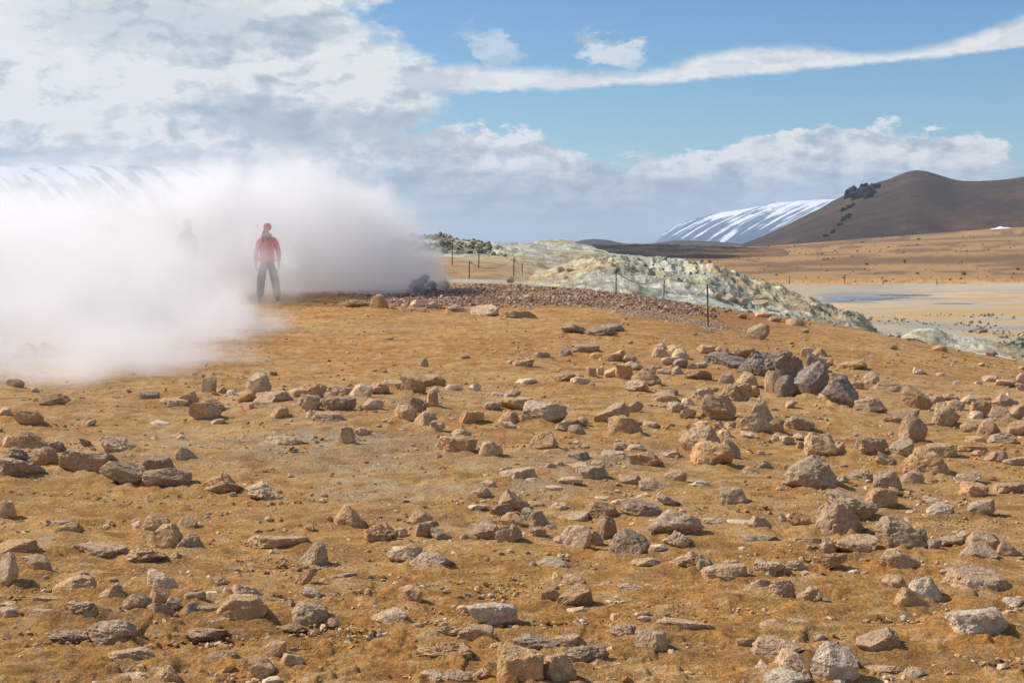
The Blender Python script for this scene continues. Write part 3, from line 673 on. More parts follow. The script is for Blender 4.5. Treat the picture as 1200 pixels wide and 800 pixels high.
ROCKS = """
8 410 14 10 C t
34 414 18 11 C m
55 412 14 10 C m
20 421 18 8 S p
18 456 19 11 B g|grey block wrapped in drifting steam, standing alone at the left edge
64 478 37 15 D b|brown humped rock at the steam's edge, lying below the drifting steam on the left
5 490 18 11 C t
35 499 33 17 W t
174 470 24 10 B d
205 477 32 9 S t
222 475 20 14 C o
188 501 19 7 S w
99 523 14 9 C d
37 530 38 22 W o|orange peaked rock of the left-edge pile, rising at its back
10 528 14 15 U p
65 532 23 13 C d
53 547 33 20 C m
24 543 34 17 C d
25 560 52 22 C g|flattened rough grey rock of the left-edge pile, lowest and widest of that pile
99 557 50 27 B k|dark-topped orange block on the left, beside the left-edge pile
122 548 30 18 C d
138 532 38 19 C p
219 541 23 16 C p
146 573 49 29 T G|grey-green streaked rock with orange belly, left of a mauve rounded one
187 556 32 19 B d
197 577 49 25 R m|mauve and orange rounded rock, right of the grey-green streaked one
245 464 17 20 U G|dark green upright block on the left, at the left end of the long rubble row
260 462 12 8 C g
302 464 30 25 W p|pale steep-peaked rock, tallest in the rubble row on the left
289 473 22 13 R o
275 468 22 10 C p
320 473 40 13 S p
308 477 24 8 S t
290 483 20 10 S o
250 483 26 16 C o
240 495 34 21 R p|pale tan rounded rock near the rubble row's left end, lying at its front
255 498 15 6 S t
326 493 22 16 D o
369 469 26 18 D o
349 468 22 12 S p
396 465 32 11 S p
423 467 28 16 W p
444 463 26 14 C m
463 459 30 12 S k
363 482 26 18 T p
395 483 41 16 B d|grey block with a dark flat front, in front of the rubble row
385 497 35 12 S m
364 494 12 12 C t
436 482 25 13 W p
407 523 17 21 U t|lone tan upright stone, standing by itself below the rubble row
427 512 19 11 C m
331 523 44 7 S p
475 494 26 17 B k
490 486 22 18 C d
507 480 14 19 U o
499 501 26 17 R t
512 509 18 15 C p
484 463 28 20 B k|orange block with blue-grey top, at the right end of the rubble row
508 454 28 13 D b
509 461 10 7 C t
532 459 20 8 S p
553 460 20 10 C p
496 431 11 10 R t|small round tan stone alone on smooth sand, above the rubble row's right end
545 422 11 5 S d
614 432 24 10 B t|lone tan block with a whitish left end, on smooth sand near the middle
635 420 18 7 S g
663 419 16 11 W d
687 414 31 9 S m
699 422 15 7 S o
714 425 24 10 S o
662 449 24 10 C g
680 452 22 9 S t
693 443 11 12 B b
703 442 11 12 B t
715 443 14 11 B o
616 451 24 6 S p
583 467 15 7 S t
600 470 19 12 C m
606 483 37 14 S o|long flat orange slab, touching the left side of the big pale boulder
578 483 20 11 C g
638 500 50 28 D w|big pale boulder with grey speckled sides, in the middle of the picture
553 498 27 15 B o
595 499 26 16 W o
597 503 16 8 C p
660 508 20 14 C g
676 512 19 13 R g
681 501 16 11 C b
537 535 44 22 B o|broad orange block carrying a round stone, left of the dark-capped boulder
541 516 22 13 R p|round pale stone perched on the broad orange block
575 538 26 19 WR t
635 531 37 24 R k|dark-capped rounded boulder, below the big pale boulder
641 533 9 5 C t
676 541 28 10 S d
722 541 35 10 S p
607 566 42 16 S p
642 552 17 9 C g
655 549 12 7 S g
693 564 38 16 S g|flat grey slab with a thick right end, in the middle below two dark-topped stones
668 567 27 7 S t
622 567 12 6 C t
649 577 22 7 S p
676 550 24 7 S t
702 547 14 6 S t
888 398 25 17 R G|lone grey-green boulder split by a light face, on the slope right of the fence
943 391 10 5 R G
672 392 27 10 C d
706 395 33 10 S d
717 389 27 8 S d
726 424 14 12 B o
738 426 16 9 C m
774 420 19 11 W t
774 410 13 7 C t
791 413 16 8 C t
798 423 20 12 W p
782 429 15 9 R p
791 428 19 9 S t
798 433 17 11 R d
795 440 13 10 C g
811 434 10 8 R m
822 432 15 7 C g
828 416 20 11 C t
845 416 18 9 C b
731 446 19 18 B o|square orange block facing the camera, right of a row of small blocks
743 434 20 9 C g
755 453 36 19 W k|olive-grey topped peaked rock, beside the square orange block
745 461 24 14 C p
770 440 14 11 B b
777 441 17 8 S m
818 447 32 12 D b
844 429 37 14 S x
861 433 41 17 D x
892 444 49 28 D x|broad grey humped boulder, at the left of the big dark outcrop
872 421 26 13 C b
916 424 25 12 C x
925 449 34 30 B x
924 466 30 23 R x
950 467 38 39 TL x|tallest dark leaning boulder of the big outcrop, right of the broad grey hump
957 437 27 21 T x
947 421 16 12 R p
962 424 20 14 R b
967 430 18 12 C o
905 462 16 24 U p|small pink stack of stones, left foot of the big dark outcrop
851 451 18 12 W g
876 455 23 17 W t
780 474 32 12 B t
786 464 16 7 C d
824 471 24 15 C p
806 477 14 9 C p
842 494 40 28 WR m|mauve peaked rock with pale lines, left of a brown block
795 487 22 14 C w
806 492 19 12 C m
860 474 40 22 B b|wide brown block with shaded front, below the broad grey hump
880 468 20 14 R o
885 512 44 24 WR t
892 496 28 26 W p|pale pointed rock standing behind wedges, below the wide brown block
909 509 18 17 R b
879 516 20 9 C p
762 502 19 7 S t
734 513 42 24 W o|smooth orange-tan wedge right of centre, in front of a tilted brown slab
716 500 38 25 TL m
744 486 18 14 C t
928 479 14 9 R t
937 507 34 18 T g
820 534 46 32 TL t|big tilted tan slab, leaning behind a large smooth wedge
832 552 48 32 WR o|large smooth brown wedge casting a dark shadow, in front of the big tilted tan slab
856 540 22 22 T m
821 506 15 11 C t
801 516 12 12 C b
849 516 18 11 C m
856 503 15 8 C b
842 504 13 8 C m
911 518 13 9 R p
922 522 16 10 C g
940 518 20 9 C m
938 528 12 10 W b
963 538 38 28 W t|tan humped boulder right of centre, above the wide grey-mauve boulder
984 532 14 12 C m
785 540 24 12 C m
756 549 35 17 B o
745 531 22 8 S t
728 528 16 8 S g
739 568 26 10 S m
765 577 31 15 WR p
792 569 25 16 B t|neat tan block casting a shadow right, between a pale wedge and a pale flat stone
820 574 23 10 C w
783 595 30 15 C p
859 591 31 19 B g|grey-green topped block alone on bare sand, below the large smooth brown wedge
878 558 21 11 C b
892 552 24 11 C G
948 574 60 36 W g|wide grey-mauve boulder, left of the orange steep-sided wedge
752 609 46 21 B d|dark blue-grey block with square left end, behind the grey-topped boulder
792 634 60 32 D g|big grey-topped boulder with steep right side, right of the striped leaning rock
762 635 34 17 C b
837 620 27 12 C p
866 618 28 8 S p
891 626 28 20 C p|pale crumbly stone on a dark slab, right of the big grey-topped boulder
890 637 38 9 S d
794 648 33 23 C p|crumbly tan boulder, right below the big grey-topped boulder
770 649 24 10 S p
798 670 34 22 C m
825 676 27 21 W g
816 658 16 10 C m
849 684 50 20 B t|flat tan block with grainy top, below the crumbly tan boulder
754 667 37 11 S t
711 634 22 26 T d|dark narrow leaning slab, tilted to the left against the striped rock
738 657 46 32 T d|dark striped leaning rock, its pale streaks running down to the right
698 643 18 18 C g
676 647 32 28 R p|pale ridged rounded rock, left of the dark striped leaning rock
657 641 15 12 C m
703 610 38 20 W b
671 614 37 12 S p
655 600 19 10 C p
705 590 17 7 S p
722 595 18 9 C p
599 604 28 26 T b|brown slanting slab, top of the middle rock cluster
588 608 25 16 R d
612 600 18 14 C t
627 597 22 8 S b
603 624 30 22 R o|smooth orange rock of the middle cluster, in front of the brown slanting slab
620 611 17 14 R G
631 620 25 19 W G
629 631 20 13 C m
645 624 14 8 R d
570 634 42 22 C g|rough grey-brown rock, left of the smooth orange rock of the middle cluster
596 641 30 24 C g
492 618 28 19 WR o
498 632 24 20 B g
519 635 26 15 WR d
544 634 11 7 C b
559 600 23 8 S w
565 585 22 12 C p
572 572 17 8 S m
505 673 48 22 D g|grey low dome with pale top, right of a long pale wedge
474 660 38 18 WL p
649 672 40 15 D G|grey-green flat rounded rock alone on sand, below the pale ridged rock
625 668 10 9 R d
654 684 14 12 R o
672 688 27 12 C o
704 691 17 6 S b
711 687 13 5 S d
997 434 34 9 S o
985 478 40 31 R x
970 474 27 13 S t
984 446 18 9 C g
1000 458 24 12 C t
1019 452 20 14 C p
1039 461 34 14 WR m
1018 485 36 17 D g|low speckled grey dome, right of the big dark outcrop
1073 481 34 25 T b|brown rock sloping to the right, right of the low speckled grey dome
1057 500 44 17 D b
1070 522 31 33 U m|tall rough mauve stone, standing in front of a brown dome
1107 501 33 26 WR t|tan rock with a raised left tip, between the tall mauve stone and the right pile
1022 535 36 20 C g
1038 547 26 16 C t
1057 536 29 22 R G
1103 537 38 16 B t
1143 521 25 9 B t
1150 491 26 19 C t
1143 492 18 9 C p
1172 496 24 17 C m
1191 493 20 17 C m
1193 514 24 20 R t
1136 510 18 15 C m
1159 513 30 21 W m|mauve pyramid rock of the right pile, at its front left
1172 522 32 14 W g
1178 478 24 14 W m
1087 470 13 8 C b
1097 475 20 10 C m
1114 470 18 8 C m
1119 482 22 12 R m
1137 476 26 12 C p
1138 530 36 7 S o
1147 537 18 8 C o
1168 542 25 13 W m
1190 548 26 12 S g
1197 450 12 12 C p
1196 459 12 9 C m
1178 454 22 8 S t
1160 448 18 7 S t
1078 440 15 8 C p
1102 442 9 4 S p
1122 452 10 5 S g
1102 413 17 7 S b
1048 410 10 5 C d
1086 561 54 34 W o|orange steep-sided wedge with pale top edge, right of the wide grey-mauve boulder
1069 570 26 16 W g
1039 576 32 24 R g
1008 565 28 13 C g
988 567 14 9 C G
1050 582 17 10 C b
1032 598 35 24 WR o|orange block with a pale lit left face, behind the biggest mauve boulder
988 634 64 40 W m|biggest mauve-grey boulder on the right, in front of its rough grey crest
1000 612 56 32 C g|rough grey crest rock, rising behind the biggest mauve-grey boulder
966 604 13 14 U g
936 620 26 18 C o
917 614 9 11 C g
1000 651 56 20 S t|pale-topped slab tapering right, in front of the biggest mauve-grey boulder
971 649 20 18 C g
1056 645 52 35 W G|peaked grey-green and tan boulder, right of the biggest mauve-grey boulder
1081 642 13 21 C d
1096 647 16 14 R d
1113 643 33 13 S g
1130 637 16 13 B m
1152 648 40 22 W m|grey-mauve wedge near the right edge, behind a long mauve lump
1182 654 30 18 WR m
1144 661 48 21 T m
1055 674 48 26 WR k|grey-topped rock tapering to the right, below the peaked grey-green boulder
973 669 34 20 C b
902 675 36 17 C p
933 671 26 13 C g
941 640 40 10 S p
1094 594 26 12 C p
1103 607 30 15 C w|small whitish flat-bottomed stone, left of the cube-shaped grey block
1150 606 30 19 B G|cube-shaped grey block, alone near the right edge
1133 571 33 16 C p
1141 584 31 17 B o
1182 580 34 13 S m
1113 681 25 14 B g
1143 697 74 27 S m|longest mauve slab, lying near the right edge with a grey block behind
1085 708 37 28 W w|white-capped grey rock, behind a tan wedge
1070 717 42 27 WR o|tan wedge with crumbly right edge, in front of the white-capped grey rock
1047 693 29 17 B t
1144 756 66 37 B w|whitish-grey big rock casting a long shadow, near the lower right corner
1028 771 48 31 R m|smooth rounded mauve-orange boulder, near the bottom right
1000 786 19 14 C d
1032 793 40 11 C t
1073 797 27 12 D g
1116 802 12 6 C d
1190 715 30 13 C w
1184 721 12 6 R p
1193 739 12 7 R b
1172 730 10 7 R b
875 762 23 13 R m
913 777 66 29 WR m|mauve sharp-ridged wedge of the bottom right pile, at its back
935 797 52 32 WR p|pale pink rough rock of the bottom right pile, in its middle
977 803 52 44 D w|grey and white speckled rock of the bottom right pile, at its right end
923 808 54 20 C w
983 805 14 9 C p
890 790 16 14 C p
903 741 31 13 W m
945 738 40 11 S m
961 751 12 7 C d
968 760 16 8 C b
894 693 30 13 C G
917 705 30 22 C m|squat mauve-brown block, right of the flat tan block with grainy top
948 711 30 21 C t
802 744 66 18 S t|long flat tan slab, sloping to the right across bare sand
756 731 16 9 C g
730 752 36 18 C m
764 769 38 27 B g|pale-streaked grey block with a shadow on its right, below the long flat tan slab
790 772 14 10 C m
741 698 32 12 C p
645 708 20 16 R g
670 715 47 26 R o|smooth orange-tan rounded rock, with small pale fragments at its foot
677 722 24 10 C p
577 737 56 28 D w|grey-and-white ribbed boulder, bottom centre
543 721 16 11 C t
557 756 40 21 B t|tan saddle-shaped block, below the grey-and-white ribbed boulder
524 749 36 18 C m
520 781 62 28 C o|flat-topped crumbly orange lump, left of the bottom centre pile
582 770 21 16 W t
610 806 52 46 B o|large square-faced orange block, at the bottom edge near the centre
628 772 52 26 C d|dark knobbly rock, lying on top behind the large square-faced orange block
653 804 42 36 W t|tan peaked rock at the bottom edge, right of the large square-faced orange block
664 763 30 17 B t
689 781 50 22 C d|low dark crumbly rock, right of the bottom centre pile
506 802 30 16 C p
536 804 34 17 C g
564 799 22 15 C t
322 778 25 24 R o|round orange stone of the bottom left trio, at its top
341 784 27 17 B t
306 798 31 24 B t
318 804 22 10 C p
362 803 28 9 D g
259 786 42 22 D b|brown hump with undercut right side, left of the bottom left trio
195 804 34 22 WL t
155 804 36 14 C p
187 795 20 12 C g
132 758 56 28 D g|big grey-brown dome, alone in the lower left
155 781 52 20 S t
81 754 46 10 C d
202 750 36 7 S b
242 755 46 17 C m
89 700 50 22 WL o|orange wedge sloping down to the left, lower left
96 680 20 10 C b
130 709 38 22 WL t
55 707 31 8 S t
162 718 34 20 D m
188 712 22 22 T o
187 725 31 17 W b
191 699 34 28 R p|round pale tan boulder with flat shaded right face, lower left
203 714 16 13 C m
100 731 46 22 C k|dark-crusted orange rock with a pointed right end, lower left
85 718 18 12 C d
54 728 40 12 S m
8 727 24 13 S p
8 714 22 8 S m
228 710 24 14 R t
223 722 13 14 R d
247 722 36 12 S G
264 738 36 15 C t
285 736 56 34 B o|bright orange steep block with mauve crust and long shadow, lower left
290 707 36 20 C p
260 692 22 14 C t
246 701 18 7 S w
265 702 16 12 W p
335 716 22 14 C m
360 734 44 25 WR g|grey-tan rock tapering to the right, right of the bright orange steep block
390 734 15 9 W b
342 743 34 10 C b
358 690 26 21 C o|stubby orange rock with crusty top, left end of a long thin slab
394 683 45 11 S m
364 701 24 11 C w
480 711 27 22 B o|tan-orange cube alone on sand, lower centre left
457 734 40 18 WL p
488 740 18 8 C b
472 743 16 9 C b
366 664 34 25 WL G|olive-tan smooth egg-like rock, leaning with a round shadow on its right
411 619 37 23 W o|pale orange trapezoid rock, alone on the sand left of centre
446 639 38 22 C o
468 630 20 10 C m
362 625 11 9 R p|tiny pale pebble-like stone, alone left of the pale orange trapezoid
302 642 26 13 C p
327 638 18 9 C d
329 645 66 8 S t|very long thin crust slab, left of centre above the olive egg-like rock
263 580 48 23 C o|orange rock with knobbly grey crest, left of its pinkish twin
309 588 44 20 C p|pinkish crusty rock, right of the orange one with knobbly crest
9 609 20 21 W m
54 622 23 12 C b
81 632 31 18 W b
72 620 20 9 C m
20 655 44 20 B o|low orange block under a dark crust, at the left edge
50 640 30 8 S d
9 690 24 37 R p|tall rounded pale rock cut by the left edge of the photo
49 677 31 24 W m
30 665 15 12 C G
115 657 66 18 S t|long low tan slab with a stone lying on it, left
107 644 15 8 C m
184 627 38 22 W o
192 649 42 32 W o|peaked orange rock of the left heap, highest in its middle
173 664 48 22 C t
220 650 34 22 C g
201 661 23 13 W t
163 624 17 12 C p
220 622 24 16 R b
93 666 20 7 S d
115 674 19 5 S b
445 362 21 15 W b|brown peaked rock at the foot of the white steam, right of the person
418 361 32 8 C b
490 361 18 8 C p
506 363 14 8 C G
535 367 20 9 D d
568 371 30 12 S p
607 374 40 9 S b
456 399 10 5 C b
517 340 19 13 C b|reddish-brown rough rock beside the steam vent, right of the dark vent mouth
598 332 9 7 R g
657 319 9 5 R b
668 319 9 4 R b
842 352 10 8 C o
857 355 14 10 R g
870 358 13 9 R g
888 362 24 9 C g
890 354 22 8 C G
808 349 16 5 C b
825 354 16 9 C m
932 383 21 9 R b
908 378 15 6 C b
895 373 20 7 C o
870 374 10 6 C b
1134 401 21 12 R d|round dark brown boulder on the pale mudflat, largest of the dark ones there
1150 390 14 6 C d
1169 409 18 13 C d
1184 404 18 12 W g
1161 418 14 5 S d
1071 399 13 8 C G
"""
entries = []
for ln in ROCKS.strip().splitlines():
    a, _, lab = ln.partition('|')
    f = a.split()
    entries.append(dict(px=float(f[0]), py=float(f[1]), w=float(f[2]), h=float(f[3]), k=f[4], c=f[5], lab=lab.strip()))
for i, e in enumerate(entries): e['i'] = i
rank = sorted(entries, key=lambda e: (0 if e['lab'] else 1, -(e['w'] * e['h'])))
chosen = set(e['i'] for e in rank[:300])

SHAPE = {'B': 'blocky stone', 'U': 'upright stone', 'S': 'flat slab', 'W': 'peaked stone', 'WL': 'stone sloping left', 'WR': 'stone sloping right', 'T': 'slanting stone', 'TL': 'slanting stone', 'R': 'rounded stone', 'D': 'domed stone', 'C': 'crumbly stone'}
COLW = {'o': 'orange', 't': 'tan', 'p': 'pale pinkish', 'w': 'whitish', 'g': 'grey', 'd': 'dark grey', 'm': 'mauve', 'b': 'brown', 'G': 'grey-green', 'k': 'dark-topped orange', 'x': 'dark grey'}
marks = [e for e in entries if e['lab']]
for e in marks: e['short'] = 'the ' + e['lab'].split(',')[0].replace('lone ', '')
def relation(e, m):
    dx = e['px'] - m['px']; dy = (e['py'] - e['h'] * .3) - (m['py'] - m['h'] * .3)
    dist = math.hypot(dx, dy)
    adj = 'just ' if dist < (e['w'] + m['w']) * .62 else ('well ' if dist > 75 else '')
    hx = 'left' if dx < 0 else 'right'; vy = 'above' if dy < 0 else 'below'
    if abs(dx) > 2.6 * abs(dy): return adj + hx + ' of'
    if abs(dy) > 2.2 * abs(dx): return adj + vy
    return adj + vy + ' and ' + hx + ' of'
used = set(e['lab'] for e in marks)
def auto_label(e):
    sizes = ['tiny', 'small', 'medium', 'large']
    s = sizes[0 if e['w'] < 13 else 1 if e['w'] < 23 else 2 if e['w'] < 38 else 3]
    m0 = None; near = sorted(marks, key=lambda m: math.hypot(e['px'] - m['px'], (e['py'] - m['py']) * 1.3))
    for extra in ('', 'low ', 'long '):
        for m in near[:4]:
            if extra == 'low ' and e['h'] > .55 * e['w']: continue
            if extra == 'long ' and e['w'] < 2.4 * e['h']: continue
            lab = f"{s} {extra}{COLW[e['c']]} {SHAPE[e['k']]} {relation(e, m)} {m['short']}"
            if lab not in used and len(lab.split()) <= 16:
                used.add(lab); return lab
    m = near[0]
    for o in ('second ', 'third ', 'fourth '):
        lab = ' '.join(f"{o}{COLW[e['c']]} {SHAPE[e['k']].replace('stone ', '')} {relation(e, m)} {m['short']}".split()[:16])
        if lab not in used: used.add(lab); return lab
    return lab
loose_co, loose_f, loose_c, nv = [], [], [], 0
DRIFT = []
for e in sorted(entries, key=lambda e: e['i']):
    h = solve(e['px'], e['py'] - .5)
    if h is None: continue
    x, y = h
    m_px = y / FPX
    slope = (e['py'] - HY) / FPX
    w = e['w'] * m_px * 1.12
    rng = np.random.default_rng(1000 + e['i'])
    dep = w * rng.uniform(.6, .85)
    if e['k'] == 'S': dep = min(w * .8, max(w * .45, (e['h'] * m_px * .6) / max(slope, .03)))
    ht = max(e['h'] * m_px * 1.14 - dep * slope * .5, w * .18)
    if e['k'] == 'U': dep = w * .8; ht = max(ht, e['h'] * m_px * .95)
    big = e['w'] >= 30
    sub = 5 if e['w'] >= 32 else 4 if e['w'] >= 22 else 3
    if e['i'] not in chosen: sub = 3
    bury = ht * .25
    C, F = rock_shape(rng, w, dep, ht + bury, e['k'], sub)
    yc = y + dep * .5
    zc = float(ground_z(np.array([x]), np.array([yc]))[0]) if y < 45 else float(surf_z(np.array([x]), np.array([yc]))[0])
    zf = float(surf_z(np.array([x]), np.array([y]))[0])
    xc = x * (yc / y)
    z0 = min(zc, zf + dep * .5 * .05) - bury
    colr, al = PAL[e['c']]
    DRIFT.append((xc, yc, w, dep, ht))
    jit = 1.28 + rng.normal(0, .10)
    tb = 0 if e['c'] == 'x' else .35
    colr = tuple(np.clip(np.array(colr) * (jit if tb else 1) * (1 + rng.normal(0, .012, 3)) * (1 - .91 * tb) + np.array((.54, .335, .18)) * tb, 0, .8))
    if e['i'] in chosen:
        me = raw_mesh('rock', C, F, smooth=(sub > 3))
        o = obj('rock', me, mat=mat_r, label=e['lab'] or auto_label(e), category='rock', group='rocks scattered over the orange ground')
        o.location = (xc, yc, z0)
        o.color = colr + (al,)
        try: me.set_sharp_from_angle(angle=math.radians(26))
        except Exception: pass
    else:
        loose_co.append(C + np.array([xc, yc, z0])); loose_f.append(F + nv); nv += len(C)
        g = np.array(colr) * (1 - .3 * al) + np.array((.24, .22, .2)) * .3 * al
        loose_c.append(np.tile(np.append(g, 1.0), (len(C), 1)))

# soil drifted against the foot of every rock: the ground sheet itself rises there
_gz = GZ.copy()
for (xc, yc, w, dep, ht) in DRIFT:
    if yc > 40: continue
    r_ = math.hypot(xc, yc); a_ = math.atan2(xc, yc); R_ = w * 1.3 + .02
    i0, i1 = np.searchsorted(rr, [r_ - R_, r_ + R_]); j0, j1 = np.searchsorted(ang[:NDENSE], [a_ - R_ / r_, a_ + R_ / r_])
    if i1 <= i0 or j1 <= j0: continue
    X0 = GX[i0:i1, j0:j1]; Y0 = GY[i0:i1, j0:j1]
    q_ = np.sqrt(((X0 - xc) / (w * .5)) ** 2 + ((Y0 - yc) / (dep * .5)) ** 2)
    up = min(.16 * ht, .035) * (1 - sstep(q_, .85, 2.1)) * (.6 + .6 * vnoise(X0 * 9, Y0 * 9, 51.) + .5 * vnoise(X0 * 31, Y0 * 31, 52.))
    _gz[i0:i1, j0:j1] = np.maximum(_gz[i0:i1, j0:j1], GZ[i0:i1, j0:j1] + up)
_co = np.stack([GX, GY, _gz], -1).reshape(-1, 3).astype(np.float32)
ground.data.vertices.foreach_set('co', _co.ravel()); ground.data.update()

# small stones: nobody could count them
mat_p, N, B = new_mat('small stones')
t = N.n('ShaderNodeVertexColor'); t.layer_name = 'tint'
pp = N.n('ShaderNodeNewGeometry').outputs['Position']
pa = N.noise(pp, 60, 4, .6)
N.put(B.inputs['Base Color'], N.vm('SCALE', t.outputs[0], sc_=N.ss(pa, .3, .7, .7, 1.3)))
bump(N, B, pa, .6, .01)
obj('loose_stones', raw_mesh('loose_stones', np.concatenate(loose_co), np.concatenate(loose_f), np.concatenate(loose_c), smooth=False), mat=mat_p, kind='stuff', label='small loose stones lying between the larger rocks')

def scatter(name, pts, sizes, cols, rng, label, flat=(.35, .8), sub=1):
    """one mesh of many small angular stones; pts (n, 3)"""
    V, F = ICO[sub]
    n = len(pts)
    a = rng.uniform(0, 6.283, n); ca, sa = np.cos(a), np.sin(a)
    vv = V[None] * (1 + rng.uniform(-.28, .28, (n, len(V), 1)))
    sc3 = np.stack([rng.uniform(.7, 1.3, n), rng.uniform(.6, 1.1, n), rng.uniform(flat[0], flat[1], n)], -1)
    vv = vv * sc3[:, None, :] * (sizes * .5)[:, None, None]
    tl = rng.normal(0, .35, (n, 1))
    vv[..., 2] += vv[..., 0] * tl
    x = vv[..., 0] * ca[:, None] - vv[..., 1] * sa[:, None]
    yy = vv[..., 0] * sa[:, None] + vv[..., 1] * ca[:, None]
    co = np.stack([x, yy, vv[..., 2]], -1) + pts[:, None, :]
    co[..., 2] += (sizes * .12)[:, None]
    ff = F[None] + (np.arange(n) * len(V))[:, None, None]
    cc_ = np.repeat(cols[:, None, :], len(V), 1)
    cc_ = np.concatenate([cc_, np.ones(cc_.shape[:2] + (1,))], -1)
    return obj(name, raw_mesh(name, co.reshape(-1, 3), ff.reshape(-1, 3), cc_.reshape(-1, 4), smooth=False), mat=mat_p, kind='stuff', label=label)
rng = np.random.default_rng(7)
def pick_cols(n, names, rng, spread=.12):
    base = np.array([PAL[c][0] if isinstance(c, str) else c for c in names])
    k = rng.integers(0, len(names), n)
    return np.clip(base[k] * (1 + rng.normal(0, spread, (n, 1))), 0, .9)
# pebbles: in front-to-back distance roughly even in the picture, thicker near the rocks
n = 26000
py_ = HY + 1 / rng.uniform(1 / 620., 1 / 75., n * 2) if False else rng.uniform(372, 830, n * 2)
u_ = rng.uniform(-260, 1420, n * 2)
Yp = EYE * FPX / (py_ - HY)
X_ = (u_ - CX) / FPX * Yp
den = fbm(X_ * .5, Yp * .5, 55., 3)
ex = np.array([e['px'] for e in entries if e['w'] > 16]); ey = np.array([e['py'] - e['h'] * .2 for e in entries if e['w'] > 16]); ew = np.array([e['w'] for e in entries if e['w'] > 16])
dmin = np.full(n * 2, 9.)
for a, b, c_ in zip(ex, ey, ew):
    dmin = np.minimum(dmin, np.hypot((u_ - a) / (c_ * 1.1 + 6), (py_ - b) / (c_ * .5 + 5)))
pr = .12 + .7 * np.exp(-dmin ** 2 * .6) + .5 * sstep(den, .1, .5)
keep = rng.uniform(0, 1, n * 2) < pr
X_, Yp = X_[keep][:n], Yp[keep][:n]
uu, YYp = polar(X_, Yp)
size = .005 + .042 * rng.beta(1.0, 5.5, len(X_)) * (1 + Yp / 11)
pts = np.stack([X_, Yp, ground_z(X_, Yp)], -1)
pc = pick_cols(len(X_), ['o', 't', 'p', 'm', 'b', (.36, .19, .07), (.42, .22, .08), 'p'], rng)
scatter('pebbles', pts, size, pc, rng, 'pebbles and earth crumbs strewn over the orange sand')
# broken pieces a little larger, gathered between the catalogued rocks
r2_ = np.random.default_rng(21)
co_, f_, c_2, nv2 = [], [], [], 0
cand = 0
while cand < 900:
    pxx = r2_.uniform(-20, 1220) if cand < 620 else (r2_.uniform(-330, -10) if cand % 2 else r2_.uniform(1210, 1480)); pyy = r2_.uniform(395, 810)
    if pxx < 560 and pyy < 440 and r2_.uniform() > .08: continue
    dd = .75 if cand >= 620 else np.min(np.hypot((ex - pxx) / (ew + 8), (ey - pyy) / (ew * .45 + 6)))
    if r2_.uniform() > .10 + .9 * math.exp(-(dd - .75) ** 2 * 2.5): continue
    cand += 1
    yy_ = EYE * FPX / (pyy - HY)
    xx_ = (pxx - CX) / FPX * yy_
    s_ = r2_.uniform(3.5, 6) + (9 if cand < 620 else 40) * r2_.beta(1, 4)
    w_ = s_ * yy_ / FPX
    C_, F_ = rock_shape(r2_, w_, w_ * r2_.uniform(.6, .9), w_ * r2_.uniform(.3, .75), 'CBSWRC'[r2_.integers(0, 6)], 2)
    zz_ = float(ground_z(np.array([xx_]), np.array([yy_]))[0]) - w_ * .1
    co_.append(C_ + np.array([xx_, yy_, zz_])); f_.append(F_ + nv2); nv2 += len(C_)
    g_ = pick_cols(1, ['o', 't', 'p', 'm', 'b', 't', 'w', 'g'], r2_)[0]
    c_2.append(np.tile(np.append(g_, 1.0), (len(C_), 1)))
obj('broken_stones', raw_mesh('broken_stones', np.concatenate(co_), np.concatenate(f_), np.concatenate(c_2), smooth=False), mat=mat_p, kind='stuff', label='fist-sized broken stones in heaps between the rocks')
n = 24000
u_ = rng.uniform(-60, 1260, n); py_ = rng.uniform(470, 850, n); Yp = EYE * FPX / (py_ - HY); X_ = (u_ - CX) / FPX * Yp
scatter('grit', np.stack([X_, Yp, ground_z(X_, Yp)], -1), .004 + .009 * rng.beta(1., 3., n), pick_cols(n, [(.60, .36, .15), (.5, .27, .09), (.66, .48, .3), (.34, .19, .09), (.45, .3, .2)], rng), rng, 'fine grit lying on the near orange sand')
# clods of the same earth
n = 14000
u_ = rng.uniform(-60, 1260, n); py_ = rng.uniform(385, 830, n); Yp = EYE * FPX / (py_ - HY); X_ = (u_ - CX) / FPX * Yp
k = fbm(X_ * 1.1, Yp * 1.1, 77., 3) > .02
X_, Yp = X_[k], Yp[k]
scatter('earth_clods', np.stack([X_, Yp, ground_z(X_, Yp) - .002], -1), .006 + .022 * rng.beta(1., 4., len(X_)) * (1 + Yp / 16), pick_cols(len(X_), [(.53, .285, .09), (.46, .23, .065), (.58, .35, .14)], rng), rng, 'crumbly clods of orange earth')
# mauve gravel over the crest
n = 30000
u_ = rng.uniform(360, 900, n); Yp = rng.uniform(26, 42, n); X_ = (u_ - CX) / FPX * Yp
e1 = fbm(X_ * .6, Yp * .6, 12., 3)
mv = sstep(Yp + 2.5 * e1, 28.5, 31.5) * (1 - sstep(Yp + 2 * e1, 39, 41.5)) * sstep(u_, 370, 470) * (1 - sstep(u_ + 80 * e1, 790, 890))
k = rng.uniform(0, 1, n) < mv * (.35 + .65 * sstep(fbm(X_ * 1.2, Yp * 1.2, 41., 2), -.3, .3))
X_, Yp = X_[k], Yp[k]
scatter('mauve_gravel', np.stack([X_, Yp, ground_z(X_, Yp)], -1), .03 + .17 * rng.beta(1.0, 5.0, len(X_)), pick_cols(len(X_), [(.34, .215, .15), (.25, .15, .10), (.42, .29, .21), (.30, .165, .085), (.5, .37, .26)], rng), rng, 'mauve volcanic gravel covering the crest behind the sand')
